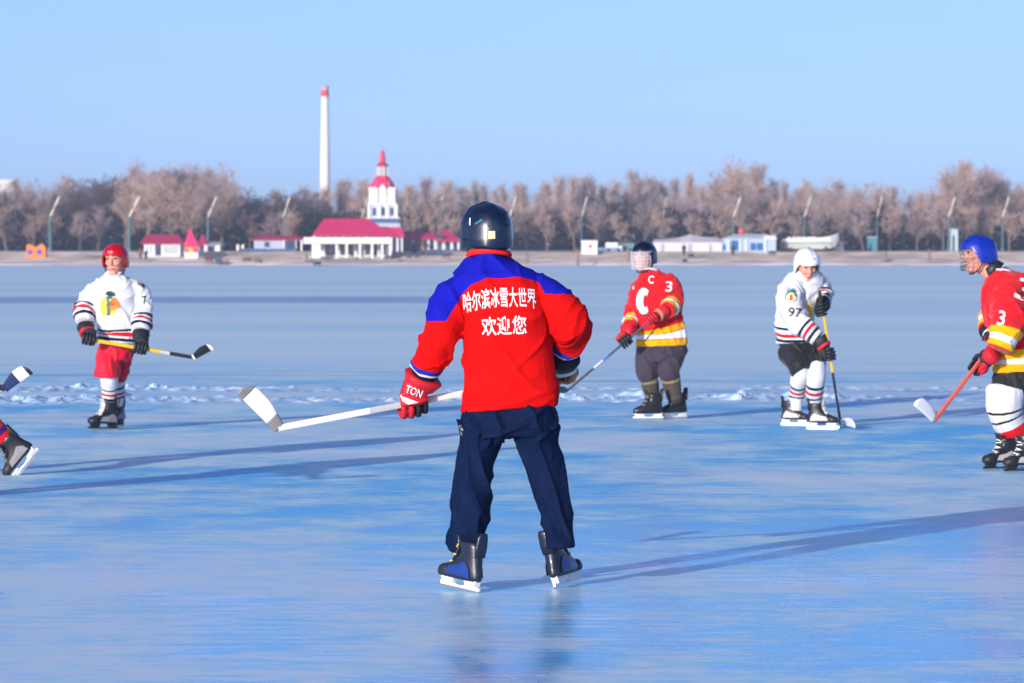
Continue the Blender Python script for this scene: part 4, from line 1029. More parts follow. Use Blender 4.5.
stack_('roof', roofm, [(14.6,188.2),(12.8,186.5),(10,181.5),(7.2,177.5),(5.6,175.8)])
for cx in (376.6, 388.8): bpart('dormer', mat('recess_brown', (.25,.17,.15), .8), b, [(cx-1.3,181.5,cx+1.3,187,-.2,1.4)], Yc - 10*Yc/F)
stack_('lantern', greym, [(4.4,176),(4.4,166.2)])
for i in range(8):
    q = octa(382.5, 4.9, 171, Yc)[i]; mb = MB(); mb.tube([V((q.x,q.y,at(0,176,Yc).z)), V((q.x,q.y,at(0,166,Yc).z))], .09, 6); obj('lantern_column', mb, wallw, b)
stack_('lantern_roof', roofm2, [(6.2,166.4),(6.0,165.3),(3.6,163.2),(2.7,162)]); stack_('spire', mat('spire_red', (.60,.04,.07), .5, .1, 2), [(2.8,162.2),(2.6,157),(2.0,152.5),(.5,150.4),(.22,147)], 8, 0)
# right wing
Y = 616; b = bld('pavilion_wing', 'low wing with two crimson roofs over white and blue columns right of the tower', 'pavilion', 430, 252, Y)
bpart('wall', wallb, b, [(398,238,459,252.6,2,6)], Y)
hip('roof', roofm, b, 396, 440, 238.4, 404, 432, 231.2, Y+.6, 7, .6); hip('roof', roofm, b, 436, 461, 240.6, 440, 449, 230.8, Y+.4, 7, .6)
bpart('column', wallw, b, [(400,238,401.6,253.5,.6,.4)], Y)
for x in (412.4,421.6,427.4,434,442.6,450.6,457.4): bpart('column', wallw, b, [(x,238.6,x+2.1,253.4,.6,.4)], Y)
for x in (402.5,408,415.5,430.4,446,453.4): bpart('window', glassd, b, [(x,240.5,x+3.2,249.6,1.92,.1)], Y)
bpart('railing', fenceb, b, [(399,249.6,459,252.2,.2,.1)], Y); bpart('window', glassd, b, [(434.2,234.4,444,240.2,.5,.3)], Y-.2)  # last box is no window: dark colour painted for the shaded dip between roofs
# white hut with red mark, van and sheds
Y = gY(254.2); b = bld('white_hut', 'square white hut with a small red cross shaped mark on its front', 'hut', 590, 254, Y)
bpart('wall', wallw, b, [(581.6,241.2,597.4,254.6,0,2.4)], Y); bpart('roof', wallw, b, [(581,240.4,598,241.2,-.15,2.7)], Y)
bpart('mark', mat('panel_red', (.62,.02,.05), .5), b, [(589.7,244.2,591.1,248.2,-.05,.08),(588.4,245.5,592.4,246.9,-.055,.08)], Y)
Y = 619; b = bld('parked_van', 'white van with pale blue lower side parked right of the square white hut', 'van', 612, 252, Y)
mb = MB(); c0 = at(613.5, 250.8, Y+.8); s_ = Y/F
mb.prism([(-8*s_,0),(8.6*s_,0),(8.4*s_,5*s_),(6.2*s_,5.6*s_),(4.6*s_,8.3*s_),(-7.8*s_,8.3*s_)], c0, V((1,0,0)), V((0,0,1)), V((0,1,0)), .8); obj('van_body', mb, wallw, b, bevel=.06)
bpart('side_stripe', mat('van_blue', (.12,.26,.46), .4), b, [(598,247.6,621,250.2,-.03,.1)], Y)
bpart('window', glassd, b, [(617.5,243.4,619.6,246,-.02,.1)], Y)
for x in (608.5, 618.5):
    w = MB(); q = at(x, 250.6, Y); w.tube([q + V((0,-.05,0)), q + V((0,.2,0))], .32, 14); obj('wheel', w, black_r, b)
Y = 622; b = bld('market_stall', 'pale green awning stall between the parked van and the players', 'stall', 628, 252, Y)
gm = mat('awning_green', (.22,.40,.36), .7, .15, 1); hip('awning', gm, b, 620, 637, 247.5, 623, 634, 243, Y, 2.5); bpart('counter', gm, b, [(621,249.6,636,252.4,.2,2)], Y)
for x in (620.6, 628, 635.6): bpart('post', wallw, b, [(x,247.3,x+.7,252.4,.05,.12)], Y)
Y = 612; b = bld('white_marquee', 'long off-white marquee hall with low humped roof on the shore', 'marquee', 690, 251, Y)
mq = mat('marquee_fabric', (.62,.58,.60), .8, .12, .5); mb = MB(); rr = []
for i, px in enumerate((654,672,680,691,700,716,724)):
    hgt = (239.5,238.6,237.4,234.2,236.6,237.6,239)[i]
    a = at(px, 251.5, Y); t = at(px, hgt, Y+3); e = at(px, 242.5, Y)
    rr.append([a, e, V((t.x*.999, Y+3, t.z)), V((e.x, Y+6, e.z)), V((a.x, Y+6, a.z))])
mb.loft(rr); obj('canopy', mb, mq, b); bpart('door', mat('window_greyblue', (.30,.36,.40), .4), b, [(661,244,664.5,251.4,-.05,.1),(688,244,692,251.4,-.05,.1),(709,244.5,712,251.4,-.05,.1)], Y)
Y = 606; b = bld('blue_cafe', 'pale turquoise waterside cafe with deep blue window bays and red ball on roof', 'cafe', 742, 252, Y)
tq = mat('wall_turquoise', (.36,.50,.58), .7, .12, .6); bpart('wall', tq, b, [(724,238.5,776,252.6,0,5)], Y); hip('roof', mat('roof_pale', (.50,.58,.64), .7), b, 723, 777, 238.5, 734, 766, 234, Y, 5, .2)
bl2 = mat('window_blue', (.015,.10,.30), .25, .2, 1.5, spec=.6)
for q in ((722.4,244.5,725.6,250.4),(731.2,240.5,738.4,250.8),(750.4,243,756,250.4),(756.8,243,763,250.4)): bpart('window', bl2, b, [q + (-.06,.1)], Y)
bpart('post', wallw, b, [(x,239,x+1.2,252.8,-.3,.2) for x in (728,740,746,765)], Y)
mb = MB(); mb.ball(at(741.3,231.2,Y+2), .45,.45,.45, 16, 10); mb.tube([at(741.3,236,Y+2), at(741.3,233,Y+2)], .06, 6); obj('roof_ball', mb, mat('ball_red', (.70,.10,.09), .4), b, smooth=True)
bpart('wall_annexe', mq, b, [(764,235.6,776,240,-.15,5)], Y)
# beached white boat
Y = 609; b = bld('white_boat', 'white excursion boat with green stripe drawn up on the right shore', 'boat', 810, 249, Y)
mb = MB(); rr = []
for px, top, hwid, keel in ((781,239.5,.9,246.5),(786,239,1.5,248.6),(800,238.6,1.7,249),(820,237.6,1.7,249),(830,236,1.4,248.4),(836,233.8,.7,245.5),(839,232.6,.12,240)):
    t = at(px, top, Y+1.8); k_ = at(px, keel, Y+1.8); rr.append([V((t.x, Y+1.8-hwid, t.z)), V((t.x, Y+1.8-hwid*.95, (t.z+k_.z)/2)), V((t.x, Y+1.8-hwid*.5, k_.z)), V((t.x, Y+1.8+hwid*.5, k_.z)), V((t.x, Y+1.8+hwid*.95, (t.z+k_.z)/2)), V((t.x, Y+1.8+hwid, t.z))])
mb.loft(rr); obj('hull', mb, mat('boat_white', (.76,.76,.70), .5, .08, .6), b)
bpart('stripe', mat('boat_green', (.20,.42,.42), .5), b, [(784,241.6,829,243.2,.02,.1)], Y); bpart('cabin', wallw, b, [(788,237,816,240,.8,2)], Y)
bpart('cabin_window', glassd, b, [(x,237.6,x+2.4,239,.74,.1) for x in (790,795,800,805,810)], Y)
bpart('cradle', mat('timber_dark', (.05,.04,.035), .8), b, [(790,247.5,792,251.5,.6,2),(808,247.5,810,251.5,.6,2),(825,246.5,827,251.5,.6,2)], Y)
Y = 613; b = bld('ticket_booth', 'cream ticket booth with small red sign just right of the beached boat', 'booth', 839, 250, Y)
bpart('wall', mat('booth_cream', (.70,.62,.54), .7), b, [(833.6,238.8,843.6,250.8,0,2)], Y); bpart('roof', mat('booth_roof', (.06,.08,.10), .7), b, [(833,237.6,844.4,238.9,-.2,2.5)], Y); bpart('sign', mat('panel_red', (.62,.02,.05), .5), b, [(839.5,239.3,842.8,241.2,-.06,.1)], Y)
bpart('window', glassd, b, [(835,242.6,838.6,246,-.06,.1)], Y)
# teal kiosks at the right
tl = mat('kiosk_teal', (.05,.22,.26), .6, .15, 1)
for k, (x0, x1, y0_, lab) in enumerate(((868,877,237.5,'dark teal box kiosk on the shore right of the ticket booth'),(951,958,229.5,'slim pale teal kiosk tower at the foot of a lamp mast'))):
    Y = 621; b = bld('teal_kiosk', lab, 'kiosk', (x0+x1)/2, 251, Y); m_ = tl if k == 0 else mat('kiosk_pale_teal', (.38,.50,.52), .6, .1, 1)
    bpart('wall', m_, b, [(x0,y0_,x1,252.5,0,1.6)], Y); bpart('roof', greym, b, [(x0-.6,y0_-1,x1+.6,y0_,-.2,2)], Y); bpart('door', glassd, b, [(x0+1.5,y0_+6,x0+3.6,251.5,-.05,.08)], Y)
# orange castle kiosk at the far left
Y = gY(257.5); b = bld('castle_kiosk', 'orange kiosk with two peaked tops and blue triangular windows at far left', 'kiosk', 37, 257, Y)
orm = mat('kiosk_orange', (.72,.20,.025), .6, .12, 1); mb = MB(); c0 = at(37, 258.4, Y+1); s_ = Y/F
mb.prism([(-10*s_,0),(9.4*s_,0),(9.4*s_,10.6*s_),(5.8*s_,15*s_),(2.6*s_,13*s_),(-1*s_,11*s_),(-4*s_,13*s_),(-6.5*s_,14.4*s_),(-9.6*s_,13.6*s_)], c0, V((1,0,0)), V((0,0,1)), V((0,1,0)), 1.0); obj('wall', mb, orm, b)
for cx, w_ in ((-6.2,2.6),(3.2,3.0)):
    mb = MB(); mb.prism([((cx-w_)*s_,4.4*s_),((cx+w_)*s_,4.4*s_),((cx+w_*.8)*s_,7*s_),(cx*s_,9.6*s_),((cx-w_*.8)*s_,7*s_)], c0 + V((0,-1.02,0)), V((1,0,0)), V((0,0,1)), V((0,1,0)), .04); obj('window', mb, mat('window_royal', (.02,.06,.42), .3), b)
# pale tower block behind the trees, and the chimney
Y = 1100; b = bld('apartment_block', 'pale apartment block top showing above the trees at far left', 'building', 5, 200, Y)
bpart('wall', mat('block_cream', (.66,.64,.60), .8), b, [(-6,181,13,262,0,12)], Y); bpart('roof_parapet', wallw, b, [(-6.5,179.6,13.6,181,-.3,12.6)], Y)
for i in range(4): bpart('window', mat('window_greyblue', (.30,.36,.40), .4), b, [(-4+i*4.2,184,-2+i*4.2,187,-.06,.1),(-4+i*4.2,191,-2+i*4.2,194,-.06,.1)], Y)
Y = 1150; b = bld('factory_chimney', 'tall white factory chimney with red top band', 'chimney', 325, 250, Y)
def chim(name, m, a, c, n=24):
    mb = MB(); q0 = at(325, a[0], Y); q1 = at(325, c[0], Y)
    mb.tube([q0, (q0+q1)/2, q1], [a[1]*Y/F, (a[1]+c[1])/2*Y/F, c[1]*Y/F], n); return obj(name, mb, m, b, smooth=True)
chim('shaft', mat('chimney_white', (.80,.79,.76), .8, .05, .1), (259, 6.3), (99, 3.7)); chim('band', mat('chimney_band_pale', (.75,.62,.45), .8), (99, 3.9), (96.2, 3.9)); chim('band', mat('chimney_band_red', (.62,.05,.05), .8), (96.2, 3.95), (90.5, 3.9)); chim('band', mat('chimney_band_pink', (.70,.35,.33), .8), (90.5, 3.85), (86.6, 3.8)); chim('rim', mat('chimney_rim', (.2,.12,.12), .8), (86.6, 3.95), (86, 3.95))
# lamp masts: teal lower pole, leaning pale double lantern
def make_mast():
    root = thing('lamp_mast', '', 'lamp mast', (0,0,0), 'lamp masts along the promenade')
    mt = mat('mast_teal', (.05,.13,.15), .5, .15, 1); mp_ = mat('mast_pale', (.66,.66,.52), .5, .1, 1)
    m1 = MB(); m1.tube([V((0,0,-.4)), V((0,0,5.4))], [.16,.13], 10); obj('pole', m1, mt, root)
    m1 = MB(); m1.tube([V((0,0,0)), V((0,0,.5)), V((0,0,.55))], [.30,.27,.17], 10); obj('base', m1, mt, root)
    d = V((.33,0,1)).normalized(); o_ = V((0,0,5.3))
    for a, c, nm in ((0,1.55,'lower_lantern'),(1.62,3.45,'upper_lantern')):
        m1 = MB(); m1.tube([o_ + d*(a + (c-a)*t) for t in (0,.15,.5,.85,1)], [.10,.20,.25,.22,.10], 10, flat=.55); obj(nm, m1, mp_, root)
    m1 = MB(); m1.tube([o_, o_ + d*3.4], .06, 6); obj('arm', m1, mt, root)
    m1 = MB(); m1.tube([o_ - V((0,0,.6)), o_ + V((.16,.0,.35)), o_ + d*1.55], .05, 6); obj('brace', m1, mt, root)
    return root
mast0 = make_mast(); Ym = 628
def copy_tree(o, parent=None):
    c = o.copy(); COL.objects.link(c)
    if parent: c.parent = parent
    for ch in list(o.children): copy_tree(ch, c)
    return c
mast_l = ['beside the orange castle kiosk','left of the low white pavilion','behind the festival kiosk','above the blue-white hall','just left of the white tower','above the low wing right of the tower','left behind the blue-yoked skater\'s helmet','beside the square white hut','above the long marquee','above the turquoise cafe','behind the beached boat','above the dark teal kiosk','beside the slim pale teal kiosk','rightmost, past the blue helmet']
for i, (bx, tx) in enumerate(((50,60),(129,140),(208,217),(283,290.5),(362,368),(435.5,443.5),(509.5,516.5),(581.5,587.5),(663,666.5),(733.5,741),(804.5,811),(877,882.5),(948.5,955.5),(1002.5,1009.5))):
    o = mast0 if i == 0 else copy_tree(mast0)
    q = at(bx, 250, Ym); o.location = (q.x, Ym, gz(Ym)); o.scale.x = (tx-bx)/7.2
    o['label'] = 'leaning pale-topped lamp mast ' + mast_l[i]
# little things at the water's edge
def small_person(px, py, h, col, label, face=0):
    Y = gY(py); q = at(px, py, Y); root = thing('person', label, 'person', (q.x, Y, gz(Y)), 'people strolling on the shore'); z0 = gz(Y); k = h/1.75
    def Pq(x, y, z): return V((q.x + x*k, Y + y*k, z0 + z*k))
    bl = [(tube_rings([Pq(0,0,.85),Pq(0,0,1.1),Pq(0,0,1.42),Pq(0,0,1.5)],[.15*k,.16*k,.17*k,.08*k],12),'x',None),(tube_rings([Pq(0,0,1.46),Pq(0,0,1.6),Pq(0,-.01,1.7)],[.05*k,.09*k,.07*k],10,rnd=True),'x',None)]
    for sg in (-1,1):
        bl.append((tube_rings([Pq(sg*.09,0,.9),Pq(sg*.11,.03*sg,.48),Pq(sg*.12,.10*sg,.08),Pq(sg*.12,.10*sg-.12,.04)],[.095*k,.075*k,.05*k,.04*k],10,rnd=True),'x',None))
        bl.append((tube_rings([Pq(sg*.17,0,1.4),Pq(sg*.25,.02,1.12),Pq(sg*.24,-.12*sg,.88),Pq(sg*.23,-.15*sg,.78)],[.07*k,.055*k,.045*k,.04*k],10,rnd=True),'x',None))
    o, bv = fuse('body', bl, skin, root, .03, 1, 0, 0, plain=True)
    bl2 = [(tube_rings([Pq(0,0,.72),Pq(0,0,.95),Pq(0,0,1.42),Pq(0,0,1.5)],[.21*k,.20*k,.20*k,.10*k],12),'x',None)]
    for sg in (-1,1): bl2.append((tube_rings([Pq(sg*.17,0,1.4),Pq(sg*.25,.02,1.12),Pq(sg*.24,-.12*sg,.90)],[.10*k,.085*k,.07*k],10,rnd=True),'x',None))
    fuse('coat', bl2, mat('coat_'+col.strip('#'), lin(col)[:3], .8), root, .03, 1, 0, 0, plain=True)
    bl3 = [(tube_rings([Pq(sg*.09,0,.9),Pq(sg*.11,.03*sg,.48),Pq(sg*.12,.10*sg,.08)],[.12*k,.10*k,.08*k],10,rnd=True),'x',None) for sg in (-1,1)]
    fuse('trousers', bl3, mat('far_trousers', (.02,.022,.03), .8), root, .03, 1, 0, 0, plain=True)
    c = MB(); c.ball(Pq(0,.01,1.68), .115*k,.12*k,.10*k, 12, 8); obj('hat', c, mat('far_hat', (.03,.03,.04), .8), root, smooth=True)
for a in ((684,256,1.75,'#1c2030','tiny dark-clad person standing left of the turquoise cafe'),(733,257,1.8,'#2c2c52','tiny person in dark blue coat before the turquoise cafe'),(783,252,1.7,'#26303c','tiny person in grey coat at the stern of the beached boat'),(140.5,259,1.6,'#7a5040','tiny person in brown coat left of the white pavilion'),(146,261,1.5,'#22283c','tiny person in navy coat standing low on the bank by the pavilion'),(414,254,1.75,'#2a3348','tiny dark-coated person in front of the low wing'),(423,256,1.7,'#8a6a58','tiny person in tan coat in front of the low wing')): small_person(*a)
def sledge(px, py, w, col, label, name='ice_sledge', cat='sledge', group='sledges and boats on the bank'):
    Y = gY(py); q = at(px, py, Y); z = gz(Y) + .05; root = thing(name, label, cat, (q.x, Y, z), group); m_ = mat('sledge_'+col.strip('#'), lin(col)[:3], .7, .2, 3); hw = w*Y/F/2
    mb = MB(); rr = []
    for t, ww, zz in ((-1,.05,.42),(-.85,.28,.30),(-.4,.42,.20),(.4,.42,.20),(.85,.28,.30),(1,.05,.46)):
        x = q.x + hw*t; rr.append([V((x,Y-ww,z+.62)), V((x,Y-ww*.7,z+zz)), V((x,Y+ww*.7,z+zz)), V((x,Y+ww,z+.62))])
    mb.loft(rr); obj('hull', mb, m_, root)
    for sg in (-1,1):
        r_ = MB(); r_.tube([V((q.x-hw*.9,Y+sg*.3,z+.10)), V((q.x-hw*.6,Y+sg*.3,z)), V((q.x+hw*.7,Y+sg*.3,z)), V((q.x+hw*.95,Y+sg*.3,z+.18))], .05, 6); obj('runner', r_, mat('timber_dark', (.05,.04,.035), .8), root)
        for xx in (-.5,.5):
            r_ = MB(); r_.tube([V((q.x+hw*xx,Y+sg*.3,z)), V((q.x+hw*xx,Y+sg*.28,z+.3))], .04, 6); obj('strut', r_, mat('timber_dark', (.05,.04,.035), .8), root)
    s_ = MB(); s_.box((q.x-hw*.5,Y-.38,z+.60),(q.x-hw*.1,Y+.38,z+.66)); s_.box((q.x+hw*.2,Y-.38,z+.60),(q.x+hw*.55,Y+.38,z+.66)); obj('seat', s_, mat('seat_timber', (.30,.20,.12), .8), root)
for a in ((209,262.5,9,'#7c2626','red boat sledge below the festival kiosk'),(219,264,9,'#3a4a66','blue-grey boat sledge right of the red one'),(225.5,264.5,6,'#a07a60','tan boat sledge furthest right of the three by the kiosk'),(247,263.5,9,'#5a3c34','brown boat sledge below the blue fence'),(258,264.5,9,'#6a5648','grey-brown boat sledge right of the brown one below the fence'),(317,266.5,9,'#1e2c44','dark blue boat sledge below the pavilion\'s left columns'),(389,260.5,9,'#4a4c54','grey boat sledge below the pavilion\'s right end'),(446,258.5,9,'#45454c','charcoal boat sledge below the low wing'),(691,258.5,7,'#2a3648','navy boat sledge below the long marquee'),(685,264,5,'#22304a','small navy boat sledge low on the ice edge below the marquee'),(772,255.5,8,'#2a4058','blue boat sledge below the turquoise cafe'),(798,250.4,6,'#1a2a4c','dark boat sledge close under the beached boat')): sledge(*a)
def mpost(px, py, h, label):
    Y = gY(py); q = at(px, py, Y); mb = MB(); mb.tube([V((q.x,Y,gz(Y)-.3)), V((q.x+.05,Y,gz(Y)+h*.6)), V((q.x+.02,Y,gz(Y)+h)), V((q.x+.02,Y,gz(Y)+h+.06))], [.22,.19,.17,.10], 10)
    tag(obj('mooring_post', mb, mat('post_timber', (.22,.15,.12), .85, .2, 4), loc=V((q.x,Y,gz(Y)))), label, 'post', 'mooring posts on the bank')
for a in ((577.5,265.5,2.3,'brown mooring post below the square white hut'),(628,263.5,2.1,'brown mooring post left of the visored player\'s head'),(527,262.5,1.4,'brown mooring post right of the middle skater\'s shoulder'),(306,262,1.2,'brown mooring post left of the pavilion canopy'),(885,262,1.5,'brown mooring post below the dark teal kiosk'),(929,262.5,1.8,'brown mooring post left of the blue helmet')): mpost(*a)

# ------------------------------------------------------------------ winter trees
def tree_proto(seed, kind):
    """10 m bare tree: returns trunk mesh and twig-crown mesh"""
    R_ = random.Random(seed); tr = MB(); cr = MB()
    def rnd_dir(d, ang):
        a = d.orthogonal().normalized(); a.rotate(Matrix.Rotation(R_.uniform(0, 2*math.pi), 3, d)); return (d*math.cos(ang) + a*math.sin(ang)).normalized()
    def limb(mb, p, d, ln, r, segs, n, bend, up):
        pts = [p]; rs = [r]; dd = d.copy()
        for i in range(segs):
            dd = (dd + V((R_.uniform(-1,1), R_.uniform(-1,1), R_.uniform(-.6,.8)))*bend + V((0,0,up))).normalized(); pts.append(pts[-1] + dd*(ln/segs)); rs.append(r*(1 - .72*(i+1)/segs))
        mb.tube(pts, rs, n, cap=False); return pts, rs, dd
    def tw(p, d, ln, r):
        e = p + d*ln + V((0,0,ln*.12)); a = d.orthogonal().normalized()*r; b = d.cross(a).normalized()*r
        cr.add([p + a, p - a*.5 + b*.87, p - a*.5 - b*.87, e], [(0,1,3),(1,2,3),(2,0,3)])
    pop = kind == 'poplar'
    H_ = 10.0; h0 = .15 if pop else .27; spread = (.22, .42) if pop else (.50, .95)
    tp, trd, _ = limb(tr, V((0,0,-.3)), V((0,0,1)), (9.0 if pop else 6.8), .17 if pop else .20, 9, 8, .05 if pop else .11, .05)
    nl = 22 if pop else 17
    for i in range(nl):
        t = h0 + (.97-h0)*(i + R_.random()*.6)/nl; k = min(len(tp)-2, int(t*(len(tp)-1))); f = t*(len(tp)-1) - k; p0 = tp[k]*(1-f) + tp[k+1]*f
        l1 = (R_.uniform(1.6,2.6)*(1 - .45*t) if pop else R_.uniform(2.4,4.2)*(1 - .35*t))
        p1, r1, d1 = limb(tr, p0, rnd_dir(V((0,0,1)), R_.uniform(*spread)), l1, .075*(1-.5*t)+.02, 5, 5, .13, .10 if pop else .06)
        for j in range(7 if pop else 8):
            u = R_.uniform(.2, 1); k2 = min(len(p1)-2, int(u*(len(p1)-1))); q0 = p1[k2].lerp(p1[k2+1], R_.random()); d2 = rnd_dir((p1[k2+1]-p1[k2]).normalized(), R_.uniform(.4,.95))
            p2, r2, d3 = limb(cr, q0, d2, R_.uniform(.7,1.5)*(.8 if pop else 1.05), .024, 3, 3, .18, .08)
            for a in range(5):
                v = R_.uniform(.1, 1); k3 = min(len(p2)-2, int(v*(len(p2)-1))); s0 = p2[k3].lerp(p2[k3+1], R_.random()); d4 = rnd_dir((p2[k3+1]-p2[k3]).normalized(), R_.uniform(.35,1.0)); l4 = R_.uniform(.45,.95)
                tw(s0, d4, l4, TWIG)
                for b_ in range(3): tw(s0 + d4*(l4*R_.uniform(.2,.8)), rnd_dir(d4, R_.uniform(.4,1.0)), R_.uniform(.25,.6), TWIG*.85)
    def mk(mb, nm):
        me = bpy.data.meshes.new(nm); me.from_pydata([tuple(v) for v in mb.v], [], mb.f); me.update(); return me
    zz = sorted(v.z for v in cr.v); top = zz[int(len(zz)*.985)]
    return mk(tr, 'trunk'), mk(cr, 'crown'), top
TWIG = .0165
bark = [mat('bark_tan', (.20,.145,.115), .9, .25, .7), mat('bark_grey', (.15,.12,.11), .9, .25, .7), mat('bark_dark', (.075,.062,.065), .9, .25, .7)]
twigm = [mat('twigs_tan', (.46,.335,.275), .9, .2, .25), mat('twigs_mauve', (.36,.275,.265), .9, .2, .25), mat('twigs_dark', (.09,.07,.08), .9, .2, .25)]
protos = {}
for kind, tone in (('round',0),('round',1),('round',2),('poplar',0),('poplar',1)):
    for v_ in range(2 if kind == 'round' else 2):
        t_, c_, top_ = tree_proto(hash((kind == 'round', tone, v_)) % 1000 + v_*17 + tone*5, kind); t_.materials.append(bark[tone]); c_.materials.append(twigm[tone]); protos.setdefault((kind, tone), []).append((t_, c_, top_))
prof = [(-120,186),(0,186),(30,184),(60,183),(90,180),(110,181),(120,172),(150,169),(200,168),(222,176),(236,192),(262,196),(280,194),(300,190),(330,183),(360,184),(400,184),(430,177),(460,182),(500,186),(540,184),(600,177),(640,176),(690,178),(725,176),(740,167),(762,166),(775,182),(795,184),(812,178),(830,188),(850,184),(880,190),(910,192),(940,188),(950,170),(970,163),(992,168),(1000,186),(1024,184),(1150,182)]
def ptop(px):
    for (a, b), (c, d) in zip(prof, prof[1:]):
        if px <= c: return b + (d-b)*(px-a)/(c-a)
    return prof[-1][1]
zones = [(60,'by the orange castle kiosk'),(118,'between the castle kiosk and the white pavilion'),(232,'behind the white pavilion and festival kiosk'),(305,'behind the blue-white hall'),(400,'behind the big pavilion and tower'),(520,'behind the low wing and the middle skater'),(660,'behind the white hut and van'),(778,'behind the marquee and turquoise cafe'),(860,'behind the beached boat'),(945,'behind the dark teal kiosk'),(3000,'towards the right end of the shore')]
kname = {('round',0):'bare tan spreading tree',('round',1):'bare mauve-brown spreading tree',('round',2):'bare dark spreading tree',('poplar',0):'tall bare tan poplar',('poplar',1):'tall bare mauve poplar'}
def plant(px, Y, toppy, key, R_):
    t_, c_, top_ = R_.choice(protos[key]); q = at(px, 250, Y); z0 = gz(Y); H_ = at(px, toppy, Y).z - z0; k = H_/top_
    zn = next(b for a, b in zones if px < a); lab = kname[key] + ' ' + zn
    r = bpy.data.objects.new('poplar_tree' if key[0] == 'poplar' else 'bare_tree', None); COL.objects.link(r); r.location = (q.x, Y, z0); r.rotation_euler = (0,0,R_.uniform(0,6.28)); wd = R_.uniform(.95,1.2)*(1 if key[0] == 'poplar' else 1.02)
    r.scale = (k*wd, k*wd, k); r['label'] = lab; r['category'] = 'tree'; r['group'] = lab.replace('tree', 'trees').replace('poplar', 'poplars')
    for nm, me in (('trunk', t_), ('crown', c_)):
        c = bpy.data.objects.new(nm, me); COL.objects.link(c); c.parent = r
R_ = random.Random(21); px = -150.0
while px < 1180:                                   # back row: tall, pale against the sky
    pp = ptop(px); dark = 232 < px < 300 or 60 < px < 112
    key = ('round',2) if dark and R_.random() < .7 else (('poplar', R_.choice((0,1))) if 300 < px < 720 or R_.random() < .6 else ('round', R_.choice((0,0,1))))
    plant(px, R_.uniform(715, 775), pp + R_.choice((R_.uniform(-5, 3), R_.uniform(2, 14))), key, R_); px += R_.uniform(5, 11)
px = -150.0
while px < 1180:                                   # middle row
    pp = ptop(px); dark = 232 < px < 310 or 58 < px < 112 or 0 > px
    key = ('round', 2 if dark or (R_.random() < .35 and not 930 < px < 1005) else R_.choice((0,1,1)))
    plant(px, R_.uniform(675, 705), pp + (R_.uniform(2,12) if 112 < px < 228 or 945 < px < 996 or dark else R_.uniform(14, 30)), key, R_); px += R_.uniform(9, 15)
px = -150.0
while px < 1180:                                   # front row: rounded crowns near the promenade
    pp = ptop(px); key = ('round', 0 if R_.random() < .55 else 1)
    if not (305 < px < 402): plant(px, R_.uniform(638, 660), (pp + R_.uniform(4,20)) if 112 < px < 228 else max(pp + 18, R_.uniform(200, 217)), key, R_)
    px += R_.uniform(17, 30)
# tangled undergrowth behind the trunks, coloured near black to paint the wood's own shade
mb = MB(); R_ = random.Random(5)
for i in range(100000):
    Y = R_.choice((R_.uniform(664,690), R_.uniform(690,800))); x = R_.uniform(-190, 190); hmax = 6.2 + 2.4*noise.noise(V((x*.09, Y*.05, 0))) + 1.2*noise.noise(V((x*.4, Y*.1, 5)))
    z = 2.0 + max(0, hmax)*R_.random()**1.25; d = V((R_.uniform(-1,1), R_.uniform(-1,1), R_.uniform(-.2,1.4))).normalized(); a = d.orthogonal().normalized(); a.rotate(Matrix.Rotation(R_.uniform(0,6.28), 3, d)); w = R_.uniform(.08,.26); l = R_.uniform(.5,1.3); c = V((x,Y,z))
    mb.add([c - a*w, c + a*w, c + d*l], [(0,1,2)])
o = obj('undergrowth', mb, mat('undergrowth_shade', (.010,.012,.020), .95, .3, .2)); o['kind'] = 'stuff'; o['label'] = 'tangled undergrowth beneath the bare trees, shade painted into its dark colour'
# distant woodland behind, one mass of twigs
mb = MB(); R_ = random.Random(8)
for i in range(80000):
    Y = R_.uniform(800, 900); px = R_.uniform(-650, 1680); top = ptop(px) + 10 + 7*noise.noise(V((px*.06, Y*.02, 3))); zt = at(px, top, Y).z; z = 3 + (zt-3)*R_.random()**.75; x = at(px, 0, Y).x
    d = V((R_.uniform(-.7,.7), R_.uniform(-.7,.7), 1)).normalized(); a = d.orthogonal().normalized(); a.rotate(Matrix.Rotation(R_.uniform(0,6.28), 3, d)); w = R_.uniform(.02,.06); l = R_.uniform(.8,2.2); c = V((x,Y,z))
    mb.add([c - a*w, c + a*w, c + d*l], [(0,1,2)])
o = obj('woodland', mb, mat('woodland_twigs', (.30,.25,.22), .95, .25, .05)); o['kind'] = 'stuff'; o['label'] = 'far wood of bare trees reading as one mass'

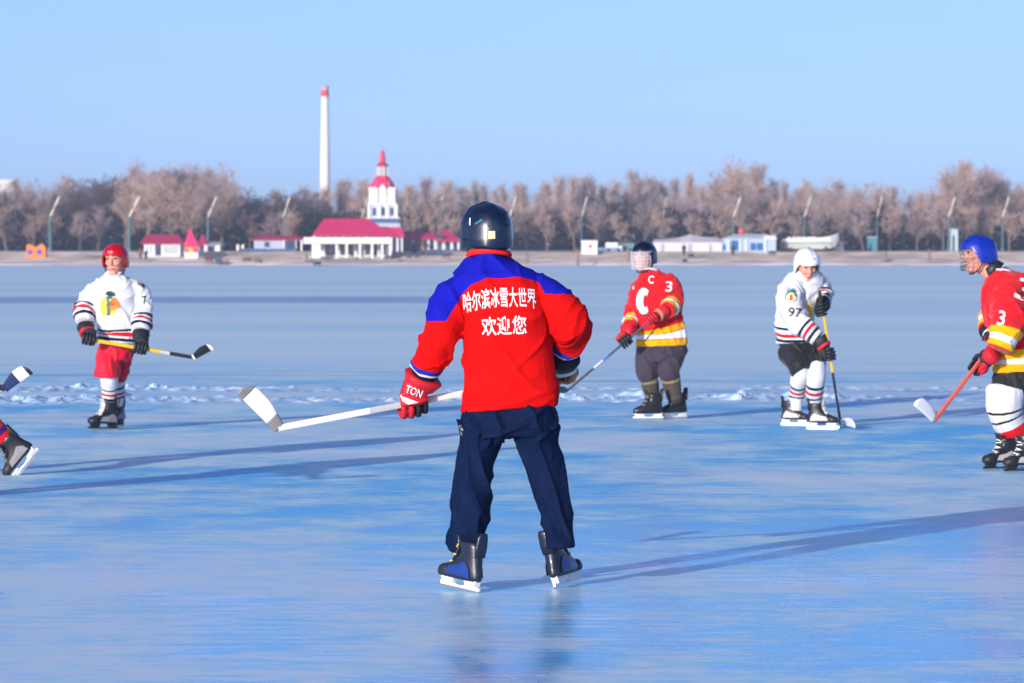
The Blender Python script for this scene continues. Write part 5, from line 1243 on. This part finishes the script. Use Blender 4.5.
# ------------------------------------------------------------------ sky, sun, air, camera
SUN_EL = math.radians(11.5); SUN_AZ = math.atan2(-.49, -.87)
w = bpy.data.worlds.new('World'); sc.world = w; w.use_nodes = True; nt = w.node_tree; bg = nt.nodes['Background']
sky = N(nt, 'ShaderNodeTexSky'); sky.sky_type = 'NISHITA'; sky.sun_disc = False; sky.sun_elevation = SUN_EL; sky.sun_rotation = SUN_AZ % (2*math.pi); sky.altitude = ALT; sky.air_density = AIR; sky.dust_density = DUST; sky.ozone_density = OZONE
hs = N(nt, 'ShaderNodeMix', data_type='RGBA', blend_type='MULTIPLY'); hs.inputs[0].default_value = 1; hs.inputs[7].default_value = TINT
L(nt, sky.outputs[0], hs.inputs[6]); L(nt, hs.outputs[2], bg.inputs[0]); bg.inputs[1].default_value = SKY
su = bpy.data.lights.new('sun', 'SUN'); su.energy = SUN; su.angle = math.radians(.5); su.color = (1.0, .91, .82)
so = bpy.data.objects.new('sun', su); COL.objects.link(so)
dirv = V((.49*math.cos(SUN_EL), .87*math.cos(SUN_EL), -math.sin(SUN_EL))); so.rotation_euler = dirv.to_track_quat('-Z', 'Y').to_euler(); so.location = (-20,-30,20)
if HAZE > 0:
    mb = MB(); mb.box((-450,-60,-1.3),(450,1250,62)); hz = bpy.data.materials.new('haze_air'); hz.use_nodes = True; nt = hz.node_tree; nt.nodes.remove(nt.nodes['Principled BSDF'])
    pv = N(nt, 'ShaderNodeVolumePrincipled'); pv.inputs['Color'].default_value = (.60,.76,1,1); pv.inputs['Density'].default_value = HAZE; L(nt, pv.outputs[0], nt.nodes['Material Output'].inputs['Volume'])
    o = obj('haze', mb, hz); o['kind'] = 'stuff'
cam = bpy.data.cameras.new('camera'); co = bpy.data.objects.new('camera', cam); COL.objects.link(co); sc.camera = co
co.location = (0,0,CH); co.rotation_euler = (math.radians(90),0,0); cam.sensor_width = 36; cam.lens = F/1024*36; cam.shift_y = -(341.5-HY)/1024; cam.clip_start = .5; cam.clip_end = 8000
cam.dof.use_dof = True; cam.dof.focus_distance = 19.0; cam.dof.aperture_fstop = 9
vs = sc.view_settings; sc.display_settings.display_device = 'sRGB'; vs.view_transform = 'Standard'; vs.look = 'None'; vs.exposure = EXPO; vs.gamma = 1; vs.use_curve_mapping = False
sc.cycles.volume_bounces = 0; sc.cycles.max_bounces = 6; sc.cycles.transparent_max_bounces = 8
